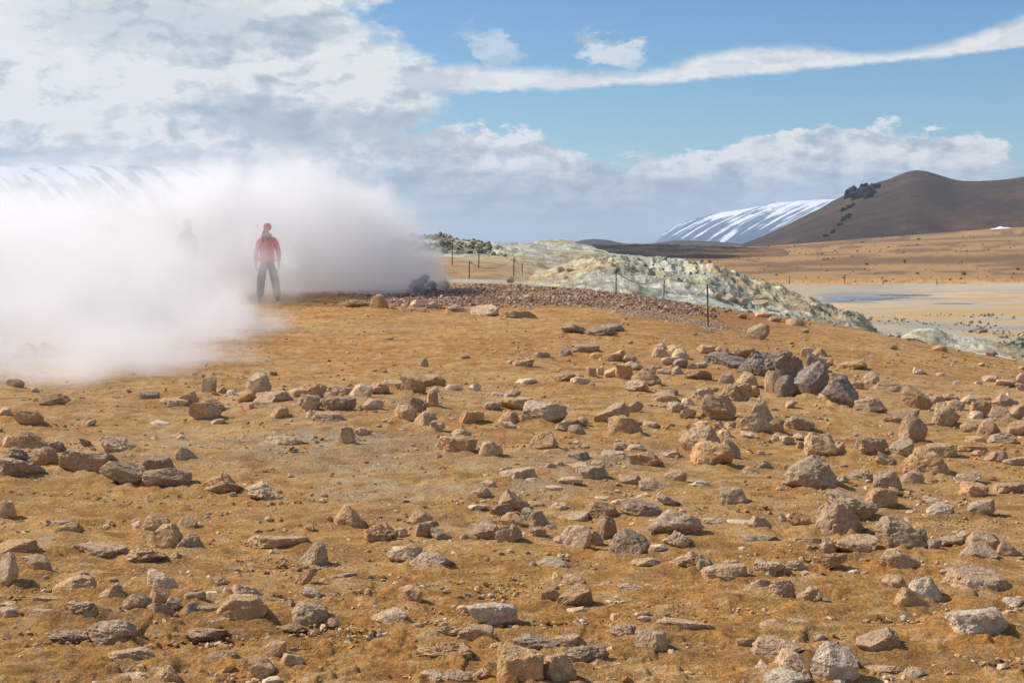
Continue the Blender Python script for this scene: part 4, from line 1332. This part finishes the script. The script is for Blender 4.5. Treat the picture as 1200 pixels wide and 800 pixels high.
# tail of the gravel, a pale mauve track running down towards the right post
n = 2600
tt = rng.uniform(0, 1, n); u_ = 700 + 150 * tt + rng.normal(0, 12, n); py_ = 372 + 24 * tt + rng.normal(0, 2.2, n)
Yp = np.interp(py_, [360, 372, 396, 405], [33, 30, 25.3, 23.5]); X_ = (u_ - CX) / FPX * Yp
scatter('gravel_track', np.stack([X_, Yp, ground_z(X_, Yp)], -1), .02 + .06 * rng.beta(1.1, 4.5, n), pick_cols(n, [(.40, .28, .2), (.33, .22, .15), (.48, .35, .26)], rng), rng, 'pale mauve gravel track on the orange slope')
# stones of the sulphur ground, the far plain and the rocky mound
def band(n, u0, u1, y0, y1, f, seed):
    r = np.random.default_rng(seed); u = r.uniform(u0, u1, n); Y = np.exp(r.uniform(math.log(y0), math.log(y1), n)); X = (u - CX) / FPX * Y
    z = f(X, Y); g = ground_z(X, Y); k = z > g - .02
    return X[k], Y[k], z[k], r
X_, Yp, z_, r = band(3000, 700, 1240, 33, 72, surf_z, 3)
k = fbm(X_ * .35, Yp * .35, 66., 3) > .0
X_, Yp, z_ = X_[k], Yp[k], z_[k]
eb = np.interp(polar(X_, Yp)[0], [600, 700, 800, 900, 960, 1000, 1060, 1100, 1200], [43.5, 42, 40, 38, 36, 34, 31.2, 30, 27.6])
k = Yp > eb - 2
scatter('sulphur_stones', np.stack([X_, Yp, z_], -1)[k], .07 + .38 * r.beta(1.1, 6, k.sum()), pick_cols(k.sum(), [(.2, .21, .17), (.12, .12, .1), (.34, .35, .28), (.28, .25, .14), (.45, .45, .38)], r), r, 'grey and greenish stones on the sulphur crust', flat=(.5, 1.))
X_, Yp, z_, r = band(650, 445, 600, 76, 104, sul_hum, 4)
k = z_ > -5
scatter('mound_boulders', np.stack([X_, Yp, z_], -1)[k], .12 + .6 * r.beta(1.2, 4, k.sum()), pick_cols(k.sum(), [(.17, .16, .10), (.24, .22, .14), (.12, .11, .075), (.34, .31, .21)], r), r, 'dark boulders covering the greenish mound beyond the steam', flat=(.6, 1.1))
X_, Yp, z_, r = band(420, 760, 1300, 128, 640, surf_z, 5)
scatter('plain_boulders', np.stack([X_, Yp, z_], -1), (.2 + 1.4 * r.beta(1., 9, len(X_))) * (.5 + Yp / 520), pick_cols(len(X_), [(.17, .10, .06), (.21, .12, .065), (.13, .08, .055), (.32, .2, .11)], r), r, 'dark stones scattered over the distant brown plain', flat=(.5, .9))
# dark crag of jagged blocks on the hill's shoulder
def hz(px, py):
    return hit(px, py, 400, 1400, hillf)
def crag(pieces, label):
    root = bpy.data.objects.new('crag', None); col.objects.link(root)
    h0 = hz(pieces[0][0], pieces[0][1]); z0 = float(hillf(np.array([h0[0]]), np.array([h0[1]]))[0])
    root.location = (h0[0], h0[1], z0); root['label'] = label; root['category'] = 'crag'; root['group'] = 'dark crags on the hill slope'
    for i, (px, py, w, h) in enumerate(pieces):
        q = hz(px, py)
        if q is None: q = h0
        z = float(hillf(np.array([q[0]]), np.array([q[1]]))[0])
        mpx = q[1] / FPX
        rg = np.random.default_rng(int(px * 7 + py))
        C, F = rock_shape(rg, w * mpx, w * mpx * .8, h * mpx * 1.6, ('C', 'WR', 'B', 'C')[i % 4], 3)
        o = obj('outcrop', raw_mesh('outcrop', C, F, c4((.03, .026, .024), (len(C),)), smooth=False), root, mat_lava)
        o.location = (q[0] - h0[0], q[1] - h0[1], z - z0 - h * mpx * .45)
crag([(1004, 233, 20, 8), (998, 220, 8, 5), (1015, 219, 6, 4), (990, 227, 6, 5), (1024, 227, 8, 5), (994, 232, 11, 9), (1010, 229, 13, 9), (1001, 226, 11, 8), (1018, 232, 13, 9), (1011, 223, 9, 7), (1019, 225, 9, 6), (1027, 221, 11, 5), (1007, 220, 7, 5), (1022, 218, 6, 3)], 'largest jagged dark crag on the left shoulder of the dark hill')
crag([(995, 244, 8, 4), (989, 247, 10, 4), (1000, 241, 5, 3)], 'small dark crag just below the largest one on the hill')
crag([(993, 256, 8, 5), (988, 259, 6, 5), (984, 264, 8, 3), (996, 253, 5, 3)], 'dark crag halfway down the left slope of the dark hill')
crag([(976, 273, 7, 4), (968, 277, 8, 3)], 'lowest little dark crag near the foot of the dark hill')
# shallow pools of grey-blue water on the mudflat
mat_w, N, B = new_mat('muddy water', .12)
B.inputs['Base Color'].default_value = (.16, .19, .22, 1); B.inputs['Specular IOR Level'].default_value = .5
bump(N, B, N.noise(N.n('ShaderNodeNewGeometry').outputs['Position'], 2.5, 3, .5), .15, .02)
for k_, (px, py, rx, ry) in enumerate(((1005, 350, 1.9, 2.6), (1030, 349, 1.5, 1.5), (1062, 346, 1.7, 1.6), (975, 352, 1.2, 1.6), (1120, 356, 1.0, .7))):
    q = hit(px, py, 60, 130)
    if not q: continue
    bm = bmesh.new(); n_ = 48; zs = []
    P_ = []
    for i in range(n_):
        t_ = i / n_ * 6.2832; rr_ = 1 + .3 * float(vnoise(math.cos(t_) * 1.8 + k_ * 9, math.sin(t_) * 1.8, 3.)) + .22 * float(vnoise(math.cos(t_) * 5 + k_, math.sin(t_) * 5, 8.))
        P_.append((q[0] + rx * rr_ * math.cos(t_), q[1] + ry * rr_ * math.sin(t_)))
    A_ = np.array(P_ + [q]); zt = float(ground_z(A_[:, 0], A_[:, 1]).max()) + .012
    bm.faces.new([bm.verts.new((a, b, zt)) for a, b in P_])
    me = bpy.data.meshes.new('pool'); bm.to_mesh(me); bm.free()
    obj('water', me, mat=mat_w, kind='structure')
# snow patch
hp = hit(1172, 268, 300, 1400, surf_z)
if hp:
    n_ = 40; pts = []
    for i in range(n_):
        t_ = i / n_ * 6.283; rr_ = 1 + .25 * math.sin(3 * t_ + 1) + .12 * math.sin(7 * t_)
        pts.append((hp[0] + 4.2 * rr_ * math.cos(t_), hp[1] + 5 * rr_ * math.sin(t_)))
    V_ = []; F_ = []
    rings = [0, .33, .66, 1.0]
    for ri, q in enumerate(rings[1:]):
        for (a, b) in pts: V_.append((hp[0] + (a - hp[0]) * q, hp[1] + (b - hp[1]) * q))
    V_.append(hp); V_ = np.array(V_)
    zz = surf_z(V_[:, 0], V_[:, 1]); th = np.concatenate([np.full(n_, .35), np.full(n_, .25), np.full(n_, -.3), [1.]])
    bm = bmesh.new(); vs = [bm.verts.new((a, b, z + t_)) for (a, b), z, t_ in zip(V_, zz, th)]
    for i in range(n_):
        j_ = (i + 1) % n_
        bm.faces.new((vs[-1], vs[i], vs[j_]))
        for r_ in range(2): bm.faces.new((vs[r_ * n_ + i], vs[(r_ + 1) * n_ + i], vs[(r_ + 1) * n_ + j_], vs[r_ * n_ + j_]))
    me = bpy.data.meshes.new('snow_patch'); bm.to_mesh(me); bm.free()
    for p in me.polygons: p.use_smooth = True
    obj('snow_patch', me, mat=m_sn, kind='structure')

# ------------------------------------------------------------------ steam vent: a low ring of dark rocks
mat_v, N, B = new_mat('vent rock')
vp = N.n('ShaderNodeTexCoord').outputs['Object']
vn = N.noise(vp, 6, 5, .65)
N.put(B.inputs['Base Color'], N.mix(N.ss(vn, .35, .65), rgba((.05, .05, .052)), rgba((.16, .13, .115))))
bump(N, B, N.noise(vp, 25, 4, .6), .8, .03)
vx, vy = hit(496, 342)
vz = float(ground_z(np.array([vx]), np.array([vy]))[0])
vent = bpy.data.objects.new('steam_vent', None); col.objects.link(vent); vent.location = (vx, vy, vz)
vent['label'] = 'heap of dark steaming stones that the white steam pours from'; vent['category'] = 'steam vent'
rg = np.random.default_rng(5)
for i in range(34):
    a = rg.uniform(0, 6.28); q = rg.uniform(0, 1) ** .6
    s = rg.uniform(.1, .24); z = (1 - q) * .34 + rg.uniform(-.05, .05)
    C, F = rock_shape(rg, s, s * .9, s * .8, 'C', 3)
    o = obj('stone', raw_mesh('stone', C, F), vent, mat_v)
    o.location = (q * .4 * math.cos(a), q * .45 * math.sin(a), max(z - .05, -.03))

# ------------------------------------------------------------------ rope fences
def metal():
    m, N, B = new_mat('rusty iron', .6)
    B.inputs['Base Color'].default_value = (.07, .055, .045, 1); B.inputs['Metallic'].default_value = .5
    return m
mat_i = metal()
mat_rope, N, B = new_mat('rope'); B.inputs['Base Color'].default_value = (.42, .38, .30, 1)
def tube(pts, r, seg=8, cap=True):
    pts = [Vector(p) for p in pts]; bm = bmesh.new(); rings = []
    for i, p in enumerate(pts):
        d = (pts[min(i + 1, len(pts) - 1)] - pts[max(i - 1, 0)]).normalized()
        s = d.cross(Vector((0, 0, 1)));  s = s.normalized() if s.length > 1e-3 else Vector((1, 0, 0)); t_ = d.cross(s)
        rr_ = r[i] if isinstance(r, (list, tuple)) else r
        rings.append([bm.verts.new(p + (s * math.cos(6.2832 * k / seg) + t_ * math.sin(6.2832 * k / seg)) * rr_) for k in range(seg)])
    for a, b in zip(rings, rings[1:]):
        for k in range(seg): bm.faces.new((a[k], a[(k + 1) % seg], b[(k + 1) % seg], b[k]))
    if cap: bm.faces.new(rings[0]); bm.faces.new(rings[-1][::-1])
    bmesh.ops.recalc_face_normals(bm, faces=bm.faces)
    me = bpy.data.meshes.new('tube'); bm.to_mesh(me); bm.free()
    for p in me.polygons: p.use_smooth = True
    return me
def fence(posts, label, rope=True, r=.013, ends=(), ring=True):
    root = bpy.data.objects.new('rope_fence', None); col.objects.link(root)
    P = []
    for px, pb, pt, ymn, ymx in posts:
        q = hit(px, pb, ymn, ymx) or ((px - CX) / FPX * ymx, ymx)
        z = float(surf_z(np.array([q[0]]), np.array([q[1]]))[0])
        P.append((q[0], q[1], z, (pb - pt) * q[1] / FPX))
    o0 = Vector(P[0][:3]); root.location = o0
    root['label'] = label; root['category'] = 'fence'; root['group'] = 'rope fences along the hot ground'
    tops = []
    for i, (x, y, z, h) in enumerate(P):
        b = Vector((x, y, z)) - o0; lean = Vector((math.sin(i * 2.3) * .02, 0, 0)) * h
        obj('post', tube([b + Vector((0, 0, -.25)), b + lean * .5 + Vector((0, 0, h * .5)), b + lean + Vector((0, 0, h - .03)), b + lean + Vector((0, 0, h))], [r, r, r, r * .7]), root, mat_i)
        tops.append(b + lean + Vector((0, 0, h * .93)))
        if ring:
            lp = [b + lean + Vector((math.cos(k) * r * 2.2 + r * 2, math.sin(k) * .003, h * .93 + math.sin(k) * r * 2.6)) for k in np.linspace(0, 6.28, 13)]
            obj('ring', tube(lp, r * .35, 6, False), root, mat_i)
    if rope:
        T = [t for t in tops] + [Vector(e) - o0 for e in ends]
        for a, b in zip(T, T[1:]):
            L = (b - a).length
            pts = [a.lerp(b, t) - Vector((0, 0, 4 * t * (1 - t) * min(.07 * L, .35))) for t in np.linspace(0, 1, 15)]
            obj('rope', tube(pts, .011, 6, False), root, mat_rope)
    return P
fence([(722, 346, 316, 28, 39.5), (778, 350, 320, 28, 38.5), (830, 383, 332, 24, 36)], 'three thin dark posts joined by a sagging rope on the crest')
fence([(530, 311, 282, 50, 90), (561, 314, 290, 50, 90), (641, 313, 290, 50, 95)][:2], 'two tall thin posts standing before the pale mound beyond the steam', r=.02)
fence([(550, 326, 306, 44, 70), (602, 324, 301, 44, 70), (612, 323, 309, 44, 75)], 'three dark posts in the orange hollow beyond the gravel crest', r=.018)
fence([(925, 333, 323, 90, 150), (990, 333, 321, 90, 150), (1035, 333, 324, 90, 150), (1098, 334, 327, 90, 150)], 'row of tiny stakes along the far edge of the mudflat', r=.03, rope=True, ring=False)
# rope laid along the edge between sand and pale ground
lay = []
for px, py in ((905, 366), (940, 370), (975, 378), (1005, 384), (1035, 391), (1065, 399), (1100, 404), (1140, 413), (1200, 427)):
    q = hit(px, py, 15, 60)
    if q: lay.append((q[0], q[1], float(ground_z(np.array([q[0]]), np.array([q[1]]))[0]) + .03))
lay2 = []
for a, b in zip(lay, lay[1:]):
    for t in np.linspace(0, 1, 8)[:-1]:
        x = a[0] + (b[0] - a[0]) * t; y = a[1] + (b[1] - a[1]) * t
        lay2.append((x, y, float(ground_z(np.array([x]), np.array([y]))[0]) + .03))
obj('rope', tube(lay2, .018, 6), mat=mat_rope, label='pale rope laid along the edge between orange slope and mudflat', category='rope')

# ------------------------------------------------------------------ people: skinned figures
def skin_mesh(verts, edges, radii, root, sub=2, name='skin'):
    me = bpy.data.meshes.new(name); me.from_pydata(verts, edges, []); me.update()
    o = bpy.data.objects.new(name, me); col.objects.link(o)
    md = o.modifiers.new('s', 'SKIN'); md.use_smooth_shade = True; md.branch_smoothing = .6
    for i, rr_ in enumerate(radii):
        sv = me.skin_vertices[0].data[i]; sv.radius = rr_ if isinstance(rr_, tuple) else (rr_, rr_); sv.use_root = (i == root)
    sb = o.modifiers.new('u', 'SUBSURF'); sb.levels = sub; sb.render_levels = sub
    dg = bpy.context.evaluated_depsgraph_get(); dg.update()
    m2 = bpy.data.meshes.new_from_object(o.evaluated_get(dg))
    bpy.data.objects.remove(o); bpy.data.meshes.remove(me)
    for p in m2.polygons: p.use_smooth = True
    m2.name = name
    return m2
def flat_mat(name, c, rough=.85, wr=0.0):
    m, N, B = new_mat(name, rough)
    v = N.noise(N.n('ShaderNodeTexCoord').outputs['Object'], 14, 4, .6)
    N.put(B.inputs['Base Color'], N.vm('SCALE', c, sc_=N.ss(v, .3, .7, .8, 1.2)))
    if wr: bump(N, B, N.noise(N.n('ShaderNodeTexCoord').outputs['Object'], 9, 3, .5), wr, .02)
    return m
def chain(names, J, Rd, links):
    idx = {n: i for i, n in enumerate(names)}
    return [J[n] for n in names], [(idx[a], idx[b]) for a, b in links], [Rd[n] for n in names]
def person(x, y, z, H, pal, label, mirror=1, yaw=0.0, hood=True):
    root = bpy.data.objects.new('person', None); col.objects.link(root)
    root.location = (x, y, z); root.rotation_euler = (0, 0, yaw)
    root['label'] = label; root['category'] = 'person'
    s = H / 1.75; g = mirror
    def V(a, b, c): return (a * g * s, b * s, c * s)
    # facing -Y (towards the camera); weight on the left foot, right foot out, arms a little away from the sides
    J = dict(pelvis=V(0, 0, .95), waist=V(0, 0, 1.07), chest=V(0, .01, 1.27), collar=V(0, .01, 1.42), neck=V(0, 0, 1.50), jaw=V(.005, -.02, 1.575), skull=V(.005, 0, 1.655), crown=V(.005, .005, 1.70),
             shL=V(-.165, .01, 1.40), elL=V(-.235, .03, 1.13), wrL=V(-.245, -.05, .89), shR=V(.165, .01, 1.40), elR=V(.25, .04, 1.13), wrR=V(.265, -.02, .88),
             hiL=V(-.085, 0, .90), knL=V(-.13, -.03, .50), anL=V(-.15, .02, .10), hiR=V(.09, 0, .90), knR=V(.17, -.04, .50), anR=V(.225, .02, .10))
    Rb = dict(pelvis=(.13 * s, .095 * s), waist=(.115 * s, .085 * s), chest=(.135 * s, .095 * s), collar=(.08 * s, .06 * s), neck=.048 * s, jaw=.058 * s, skull=(.072 * s, .085 * s), crown=(.05 * s, .06 * s),
              shL=.052 * s, elL=.042 * s, wrL=.028 * s, shR=.052 * s, elR=.042 * s, wrR=.028 * s, hiL=.085 * s, knL=.058 * s, anL=.038 * s, hiR=.085 * s, knR=.058 * s, anR=.038 * s)
    links = [('pelvis', 'waist'), ('waist', 'chest'), ('chest', 'collar'), ('collar', 'neck'), ('neck', 'jaw'), ('jaw', 'skull'), ('skull', 'crown'), ('collar', 'shL'), ('shL', 'elL'), ('elL', 'wrL'), ('collar', 'shR'), ('shR', 'elR'), ('elR', 'wrR'), ('pelvis', 'hiL'), ('hiL', 'knL'), ('knL', 'anL'), ('pelvis', 'hiR'), ('hiR', 'knR'), ('knR', 'anR')]
    names = list(J)
    # palm and five fingers on each wrist, nose on the face
    for sd, sg in (('L', -1), ('R', 1)):
        w = Vector(J['wr' + sd]); pm = w + Vector((sg * g * .008 * s, -.012 * s, -.075 * s)); J['pm' + sd] = tuple(pm); Rb['pm' + sd] = (.024 * s, .036 * s); names.append('pm' + sd); links.append(('wr' + sd, 'pm' + sd))
        for k, (oy, ln) in enumerate(((-.03, .07), (-.01, .08), (.01, .075), (.028, .058))):
            a = pm + Vector((0, oy * s, -.03 * s)); b = a + Vector((-sg * g * .012 * s, -.004 * s, -ln * .5 * s)); c_ = b + Vector((-sg * g * .026 * s, -.006 * s, -ln * .42 * s))
            for q, pt in (('a', a), ('b', b), ('c', c_)):
                nm = f'f{sd}{k}{q}'; J[nm] = tuple(pt); Rb[nm] = {'a': .0105, 'b': .009, 'c': .0075}[q] * s; names.append(nm)
            links += [('pm' + sd, f'f{sd}{k}a'), (f'f{sd}{k}a', f'f{sd}{k}b'), (f'f{sd}{k}b', f'f{sd}{k}c')]
        a = w + Vector((-sg * g * .006 * s, -.045 * s, -.045 * s)); b = a + Vector((-sg * g * .012 * s, -.014 * s, -.04 * s))
        J['t' + sd + 'a'] = tuple(a); J['t' + sd + 'b'] = tuple(b); Rb['t' + sd + 'a'] = .012 * s; Rb['t' + sd + 'b'] = .009 * s; names += ['t' + sd + 'a', 't' + sd + 'b']; links += [('pm' + sd, 't' + sd + 'a'), ('t' + sd + 'a', 't' + sd + 'b')]
    J['nose'] = V(.005, -.105, 1.625); Rb['nose'] = .013 * s; names.append('nose'); links.append(('skull', 'nose'))
    v, e, r_ = chain(names, J, Rb, links)
    obj('body', skin_mesh(v, e, r_, 0, 2, 'body'), root, pal['skin'])
    # jacket: torso, sleeves to the wrist, collar
    Jc = dict(hem=V(0, 0, .86), hip=V(0, 0, .97), waist=V(0, 0, 1.08), chest=V(0, .01, 1.28), collar=V(0, .01, 1.42), ct=V(0, .01, 1.50), shL=V(-.175, .01, 1.395), elL=V(-.24, .03, 1.13), wrL=V(-.248, -.05, .90), shR=V(.175, .01, 1.395), elR=V(.255, .04, 1.13), wrR=V(.268, -.02, .89))
    Rc = dict(hem=(.20 * s, .145 * s), hip=(.195 * s, .14 * s), waist=(.18 * s, .135 * s), chest=(.19 * s, .14 * s), collar=(.11 * s, .09 * s), ct=.075 * s, shL=.075 * s, elL=.066 * s, wrL=.052 * s, shR=.075 * s, elR=.066 * s, wrR=.052 * s)
    nm = list(Jc)
    v, e, r_ = chain(nm, Jc, Rc, [('hem', 'hip'), ('hip', 'waist'), ('waist', 'chest'), ('chest', 'collar'), ('collar', 'ct'), ('collar', 'shL'), ('shL', 'elL'), ('elL', 'wrL'), ('collar', 'shR'), ('shR', 'elR'), ('elR', 'wrR')])
    obj('jacket', skin_mesh(v, e, r_, 2, 2, 'jacket'), root, pal['jacket'])
    Jt = dict(top=V(0, 0, 1.0), pel=V(0, 0, .90), hiL=V(-.095, 0, .82), knL=V(-.135, -.03, .50), cfL=V(-.15, .01, .28), anL=V(-.155, .02, .09), hiR=V(.10, 0, .82), knR=V(.175, -.04, .50), cfR=V(.21, .01, .28), anR=V(.23, .02, .09))
    Rt = dict(top=(.15 * s, .11 * s), pel=(.16 * s, .12 * s), hiL=.115 * s, knL=.10 * s, cfL=.095 * s, anL=.092 * s, hiR=.115 * s, knR=.10 * s, cfR=.095 * s, anR=.092 * s)
    nm = list(Jt)
    v, e, r_ = chain(nm, Jt, Rt, [('top', 'pel'), ('pel', 'hiL'), ('hiL', 'knL'), ('knL', 'cfL'), ('cfL', 'anL'), ('pel', 'hiR'), ('hiR', 'knR'), ('knR', 'cfR'), ('cfR', 'anR')])
    obj('trousers', skin_mesh(v, e, r_, 1, 2, 'trousers'), root, pal['trousers'])
    for q, sg in (('L', -1), ('R', 1)):
        ax = Jt['an' + q][0] / s / g
        v = [V(ax, .02, .16), V(ax, .025, .06), V(ax + sg * .012, -.08, .05), V(ax + sg * .02, -.16, .04)]
        obj('boot', skin_mesh(v, [(0, 1), (1, 2), (2, 3)], [.052 * s, .052 * s, .045 * s, .035 * s], 1, 2, 'boot'), root, pal['boot'])
    # knitted hat over the skull, hair showing at the neck
    v = [V(.005, .03, 1.60), V(.005, .02, 1.70), V(.005, .02, 1.755), V(.005, .03, 1.785)]
    obj('hat', skin_mesh(v, [(0, 1), (1, 2), (2, 3)], [(.10 * s, .075 * s), (.104 * s, .108 * s), (.085 * s, .09 * s), (.03 * s, .03 * s)], 0, 2, 'hat'), root, pal['hat'])
    v = [V(-.05, .03, 1.62), V(-.085, 0, 1.53), V(-.10, -.07, 1.43), V(-.09, -.10, 1.34)]
    obj('hair', skin_mesh(v, [(0, 1), (1, 2), (2, 3)], [.04 * s, .04 * s, .032 * s, .015 * s], 0, 2, 'hair'), root, pal['hair'])
    v = [V(-.07, -.035, 1.50), V(0, -.075, 1.49), V(.07, -.035, 1.50), V(.075, .04, 1.51), V(0, .08, 1.52), V(-.075, .04, 1.51)]
    obj('scarf', skin_mesh(v, [(0, 1), (1, 2), (2, 3), (3, 4), (4, 5), (5, 0)], [.036 * s] * 6, 1, 1, 'scarf'), root, pal['scarf'])
    for sg in (-1, 1):
        bm = bmesh.new(); bmesh.ops.create_uvsphere(bm, u_segments=10, v_segments=8, radius=.011 * s)
        me = bpy.data.meshes.new('eye'); bm.to_mesh(me); bm.free()
        e_o = obj('eye', me, root, pal['eye']); e_o.location = V(.005 + sg * .03, -.078, 1.645)
    me = tube([V(-.02, -.073, 1.578), V(.005, -.08, 1.575), V(.03, -.073, 1.578)], .006 * s, 6)
    obj('mouth', me, root, pal['mouth'])
    return root
pal1 = dict(skin=flat_mat('skin', (.50, .32, .24)), jacket=flat_mat('red shell jacket', (.70, .075, .065), .6, .5), trousers=flat_mat('dark grey trousers', (.045, .048, .052), .8, .6), boot=flat_mat('boot leather', (.05, .045, .04)), hat=flat_mat('red knitted hat', (.55, .04, .045)), hair=flat_mat('brown hair', (.12, .07, .04)), scarf=flat_mat('grey scarf', (.25, .24, .23)), eye=flat_mat('eye', (.03, .025, .02)), mouth=flat_mat('lips', (.35, .14, .12)))
pal2 = dict(pal1); pal2.update(jacket=flat_mat('dark grey jacket', (.10, .11, .13), .6, .5), hat=flat_mat('pale hat', (.5, .48, .45)), scarf=flat_mat('dark scarf', (.08, .08, .09)))
q = hit(313, 353, 24, 38) or (-5.4, 31.5)
z = float(ground_z(np.array([q[0]]), np.array([q[1]]))[0])
person(q[0], q[1], z, 90 * q[1] / FPX * 1.0, pal1, 'person in a red jacket and red hat standing at the front of the steam', yaw=R(8))
yq = q[1] + 1.7; xq = (219 - CX) / FPX * yq
z = float(ground_z(np.array([xq]), np.array([yq]))[0])
person(xq, yq, z, (EYE + (HY - 258) / FPX * yq) - z, pal2, 'person in dark clothes, a faint shape deep inside the steam', mirror=-1, yaw=R(-20))
PERSON = q

# ------------------------------------------------------------------ steam: a real volume, thick near the vent and torn at its edges
def steam():
    me = bpy.data.meshes.new('steam')
    o = bpy.data.objects.new('steam', me); col.objects.link(o)
    m = bpy.data.materials.new('steam'); m.use_nodes = True
    t = m.node_tree; t.nodes.clear(); N = NT(t)
    mo = N.n('ShaderNodeOutputMaterial'); pv = N.n('ShaderNodeVolumePrincipled')
    pv.inputs['Color'].default_value = (.995, .995, .996, 1); pv.inputs['Density'].default_value = 1.0; pv.inputs['Anisotropy'].default_value = .3
    N.put(mo.inputs['Volume'], pv.outputs[0])
    ng = bpy.data.node_groups.new('steam', 'GeometryNodeTree')
    ng.interface.new_socket('Geometry', in_out='INPUT', socket_type='NodeSocketGeometry')
    ng.interface.new_socket('Geometry', in_out='OUTPUT', socket_type='NodeSocketGeometry')
    G = NT(ng, True)
    gi = G.n('NodeGroupInput'); go = G.n('NodeGroupOutput')
    P = G.n('GeometryNodeInputPosition').outputs[0]
    warp = G.vm('SCALE', G.vm('SUBTRACT', G.noise(P, .6, 4, .58, color=True), (.5, .5, .5)), sc_=2.0)
    Pw = G.vm('ADD', P, warp)
    tot = None
    for bx, by, bz, br, am, sq in STEAM:
        d = G.vm('SUBTRACT', Pw, (bx, by, bz)); d = G.vm('MULTIPLY', d, (1 / br, 1 / br, 1 / (br * sq)))
        r2 = G.vm('DOT_PRODUCT', d, d)
        g_ = G.mul(G.m('EXPONENT', G.mul(r2, -1.6)), am)
        tot = g_ if tot is None else G.add(tot, g_)
    n1 = G.sub(1.0, G.m('ABSOLUTE', G.mul(G.sub(G.noise(P, .85, 6, .6), .5), 3.2))); n1 = G.add(.5, G.mul(G.sub(n1, .6), .8)); n2 = G.noise(P, .4, 3, .5)
    den = G.add(tot, G.mul(G.sub(n1, .5), 1.7)); den = G.add(den, G.mul(G.sub(n2, .5), .5))
    px_ = G.xyz(P)[0]
    den = G.m('MAXIMUM', G.mul(G.sub(den, .30), G.ss(px_, -5.8, -3.6, 1.0, 3.0)), 0.0)
    den = G.mul(G.m('MINIMUM', den, .95), G.ss(tot, .04, .3))
    den = G.mul(den, STEAM_D)
    vc = G.n('GeometryNodeVolumeCube')
    G.put(vc.inputs['Density'], den)
    x0, y0, z0, x1, y1, z1 = STEAM_BOX
    vc.inputs['Min'].default_value = (x0, y0, z0); vc.inputs['Max'].default_value = (x1, y1, z1)
    res = STEAM_RES
    vc.inputs['Resolution X'].default_value = int((x1 - x0) / res); vc.inputs['Resolution Y'].default_value = int((y1 - y0) / res); vc.inputs['Resolution Z'].default_value = int((z1 - z0) / res)
    sm = G.n('GeometryNodeSetMaterial'); sm.inputs['Material'].default_value = m
    G.put(sm.inputs['Geometry'], vc.outputs[0]); G.put(go.inputs[0], sm.outputs[0])
    md = o.modifiers.new('steam', 'NODES'); md.node_group = ng
    me.materials.append(m)
    o['kind'] = 'stuff'; o['label'] = 'thick white steam blowing left from the vent'
    return o
# x, y, z, radius, amount, vertical squash
STEAM = [(-2.5, 35.6, .75, .6, 1.9, 1.0), (-3.1, 35.6, 1.05, 1.1, 1.7, 1.0), (-4.3, 35.6, 1.35, 1.55, 1.4, 1.0), (-6.0, 35.2, 1.6, 2.0, 1.25, .95), (-6.9, 34.2, 2.3, 1.5, .8, .8), (-8.2, 33.5, 1.7, 2.3, 1.0, .75), (-11, 31.5, 1.4, 2.8, .8, .65), (-15, 30.0, 1.4, 3.4, .75, .6),
         (-8.3, 28.5, .7, 2.2, .9, .7), (-5.6, 30.6, 1.1, 1.25, .56, .9), (-9.4, 24.0, .5, 2.6, 1.0, .55), (-7.2, 25.5, .4, 2.1, 1.0, .65), (-6.3, 21.0, .3, 2.0, .82, .55), (-4.9, 23.0, .1, 1.3, .7, .6), (-8.4, 19.0, .3, 2.6, .7, .45), (-4.9, 17.8, .1, 1.5, .72, .5), (-5.5, 15.8, .0, 1.7, .62, .45), (-13, 24, 1.0, 4.2, .9, .5)]
STEAM_D = 1.05
STEAM.append((vx - .30, vy - .40, vz + .30, .42, 1.5, 1.0))
STEAM_BOX = (-21, 13, -.6, -1, 40, 5.0)
STEAM_RES = .08
steam()

# ------------------------------------------------------------------ haze: even air from below the ground to above the peaks
hz_m = bpy.data.materials.new('haze'); hz_m.use_nodes = True
t = hz_m.node_tree; t.nodes.clear(); N = NT(t)
mo = N.n('ShaderNodeOutputMaterial'); pv = N.n('ShaderNodeVolumePrincipled')
pv.inputs['Color'].default_value = (.68, .84, 1, 1); pv.inputs['Density'].default_value = HAZE_D; pv.inputs['Anisotropy'].default_value = .3
N.put(mo.inputs['Volume'], pv.outputs[0])
bm = bmesh.new(); bmesh.ops.create_cube(bm, size=1)
me = bpy.data.meshes.new('haze'); bm.to_mesh(me); bm.free()
hz_o = obj('haze', me, mat=hz_m, kind='stuff', label='thin blue air between the eye and the far mountains')
hz_o.scale = (36000, 36000, 186); hz_o.location = (0, 0, 87)
